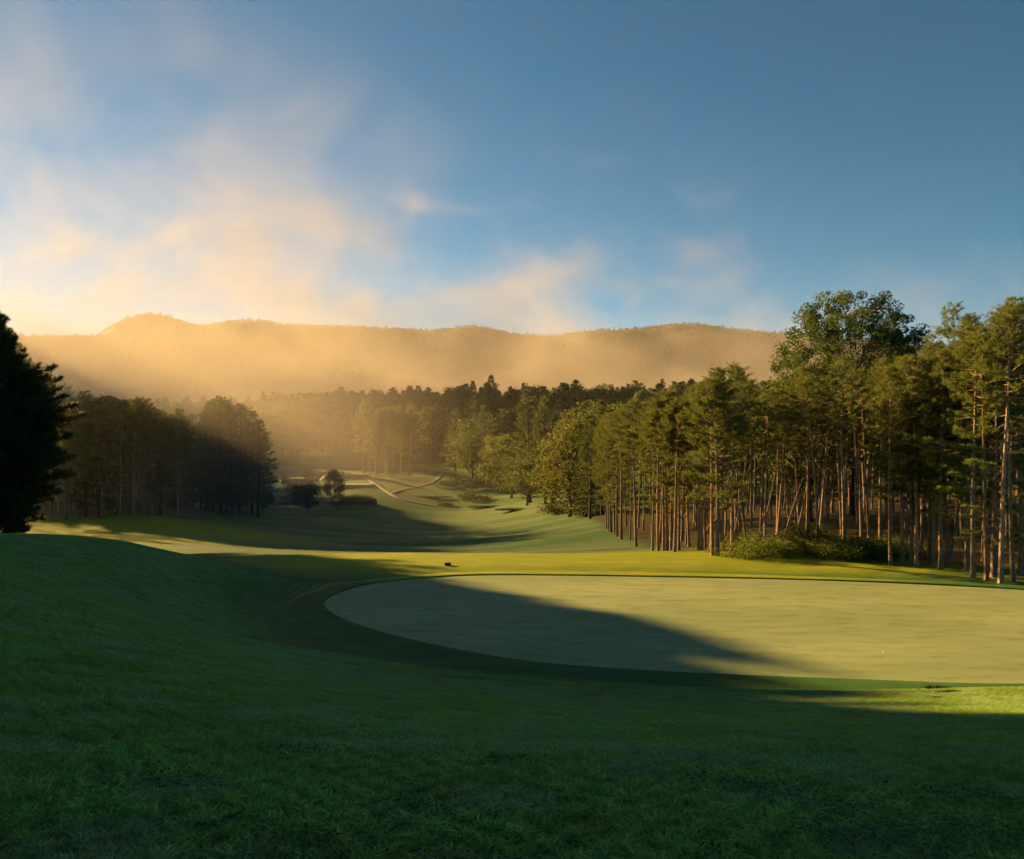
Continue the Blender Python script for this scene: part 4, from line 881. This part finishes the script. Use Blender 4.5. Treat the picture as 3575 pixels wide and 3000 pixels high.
def mist():
    g = bpy.data.node_groups.new('mist', 'GeometryNodeTree')
    g.interface.new_socket('Geometry', in_out='INPUT', socket_type='NodeSocketGeometry'); g.interface.new_socket('Geometry', in_out='OUTPUT', socket_type='NodeSocketGeometry')
    n = g.nodes; L = g.links; go = n.new('NodeGroupOutput')
    pos = n.new('GeometryNodeInputPosition').outputs[0]
    sep = n.new('ShaderNodeSeparateXYZ'); L.new(pos, sep.inputs[0]); X, Y, Z = sep.outputs
    def math_(op, a, b=None, c=None):
        q = n.new('ShaderNodeMath'); q.operation = op
        for i, v_ in enumerate((a, b, c)):
            if v_ is None: continue
            if hasattr(v_, 'is_output'): L.new(v_, q.inputs[i])
            else: q.inputs[i].default_value = v_
        return q.outputs[0]
    def mr(v_, a, b, c, d):
        q = n.new('ShaderNodeMapRange'); q.interpolation_type = 'SMOOTHSTEP'; q.clamp = True
        vals = (v_, a, b, c, d)
        for i, w_ in enumerate(vals):
            if hasattr(w_, 'is_output'): L.new(w_, q.inputs[i])
            else: q.inputs[i].default_value = w_
        return q.outputs[0]
    def nz(scale, detail, off, sx=1, sy=1, sz=1, dist=0.):
        mp = n.new('ShaderNodeVectorMath'); mp.operation = 'MULTIPLY_ADD'; mp.inputs[1].default_value = (sx, sy, sz); mp.inputs[2].default_value = tuple(v_ * 1000. for v_ in off); L.new(pos, mp.inputs[0])
        t = n.new('ShaderNodeTexNoise'); t.inputs['Scale'].default_value = scale; t.inputs['Detail'].default_value = detail; t.inputs['Roughness'].default_value = .55; t.inputs['Distortion'].default_value = dist; L.new(mp.outputs[0], t.inputs['Vector'])
        return t.outputs[0]
    # ground mist of the hollow: thickest low down, thinning upward and towards the camera and the right
    lo = math_('MULTIPLY', mr(Z, 5, 80, 1, 0), mr(Y, 96, 165, 0, 1))
    lo = math_('MULTIPLY', lo, mr(math_('SUBTRACT', X, math_('MULTIPLY', Y, .02)), -75, -8, 1, .07))
    lo = math_('MULTIPLY', lo, mr(nz(.012, 3, (3, 0, 0)), .3, .7, .55, 1.3))
    lo = math_('MULTIPLY', lo, mr(Y, 165, 260, MIST_LO, MIST_LO * .10))
    # cloud bank hanging in front of the mountains, its ragged top sinking to the right
    top = mr(X, -500, 700, 500, 410)
    top = math_('ADD', top, math_('MULTIPLY', math_('SUBTRACT', nz(.0042, 3, (11, 4, 0), 1, 1, .8), .5), 330))
    rel = math_('DIVIDE', Z, top)
    fine = nz(.0062, 8, (2, 7, 2), .8, 1, 1.25, .9)
    body = math_('ADD', fine, math_('MULTIPLY', math_('SUBTRACT', 1., rel), .43))
    hi = mr(body, .57, .96, 0, 1)
    hi = math_('MULTIPLY', hi, math_('MULTIPLY', mr(Y, 1230, 1400, 0, 1), mr(Y, 1620, 1840, 1, 0)))
    hi = math_('MULTIPLY', hi, mr(X, 180, 760, MIST_HI, MIST_HI * .2))
    hi = math_('MULTIPLY', hi, mr(X, -1000, -350, .7, 1))
    # thin grey veil drifting higher on the left
    ve = math_('MULTIPLY', mr(nz(.0030, 8, (5, 1, 9), 1, 1, 1.1, .9), .42, .74, 0, 1), mr(math_('ADD', Z, math_('MULTIPLY', X, .8)), 150, 620, 1, 0))
    ve = math_('MULTIPLY', ve, math_('MULTIPLY', math_('MULTIPLY', mr(Y, 1230, 1400, 0, 1), mr(Z, 780, 890, 1, 0)), MIST_HI * .21))
    dens = math_('ADD', math_('ADD', lo, hi), ve)
    # the bank ends on the left, where the sun stands clear of it
    dens = math_('MULTIPLY', dens, mr(math_('DIVIDE', X, math_('ADD', Y, 40.)), -.80, -.66, 0, 1))
    dens = math_('MULTIPLY', dens, 1000.)      # grid in thousandths per metre
    vc = n.new('GeometryNodeVolumeCube'); L.new(dens, vc.inputs['Density'])
    vc.inputs['Min'].default_value = (-1420, 90, -11); vc.inputs['Max'].default_value = (1500, 1850, 900)
    vc.inputs['Resolution X'].default_value = 200; vc.inputs['Resolution Y'].default_value = 100; vc.inputs['Resolution Z'].default_value = 72
    sm = n.new('GeometryNodeSetMaterial'); sm.inputs['Material'].default_value = vol_mat('mist_vapour', (.62, .565, .50), .001, .1, 'density')
    L.new(vc.outputs[0], sm.inputs[0]); L.new(sm.outputs[0], go.inputs[0])
    me = bpy.data.meshes.new('mist'); o = obj('mist', me); tag(o, kind='stuff')
    md = o.modifiers.new('mist', 'NODES'); md.node_group = g
MIST_LO, MIST_HI = .0062, .0046
mist()
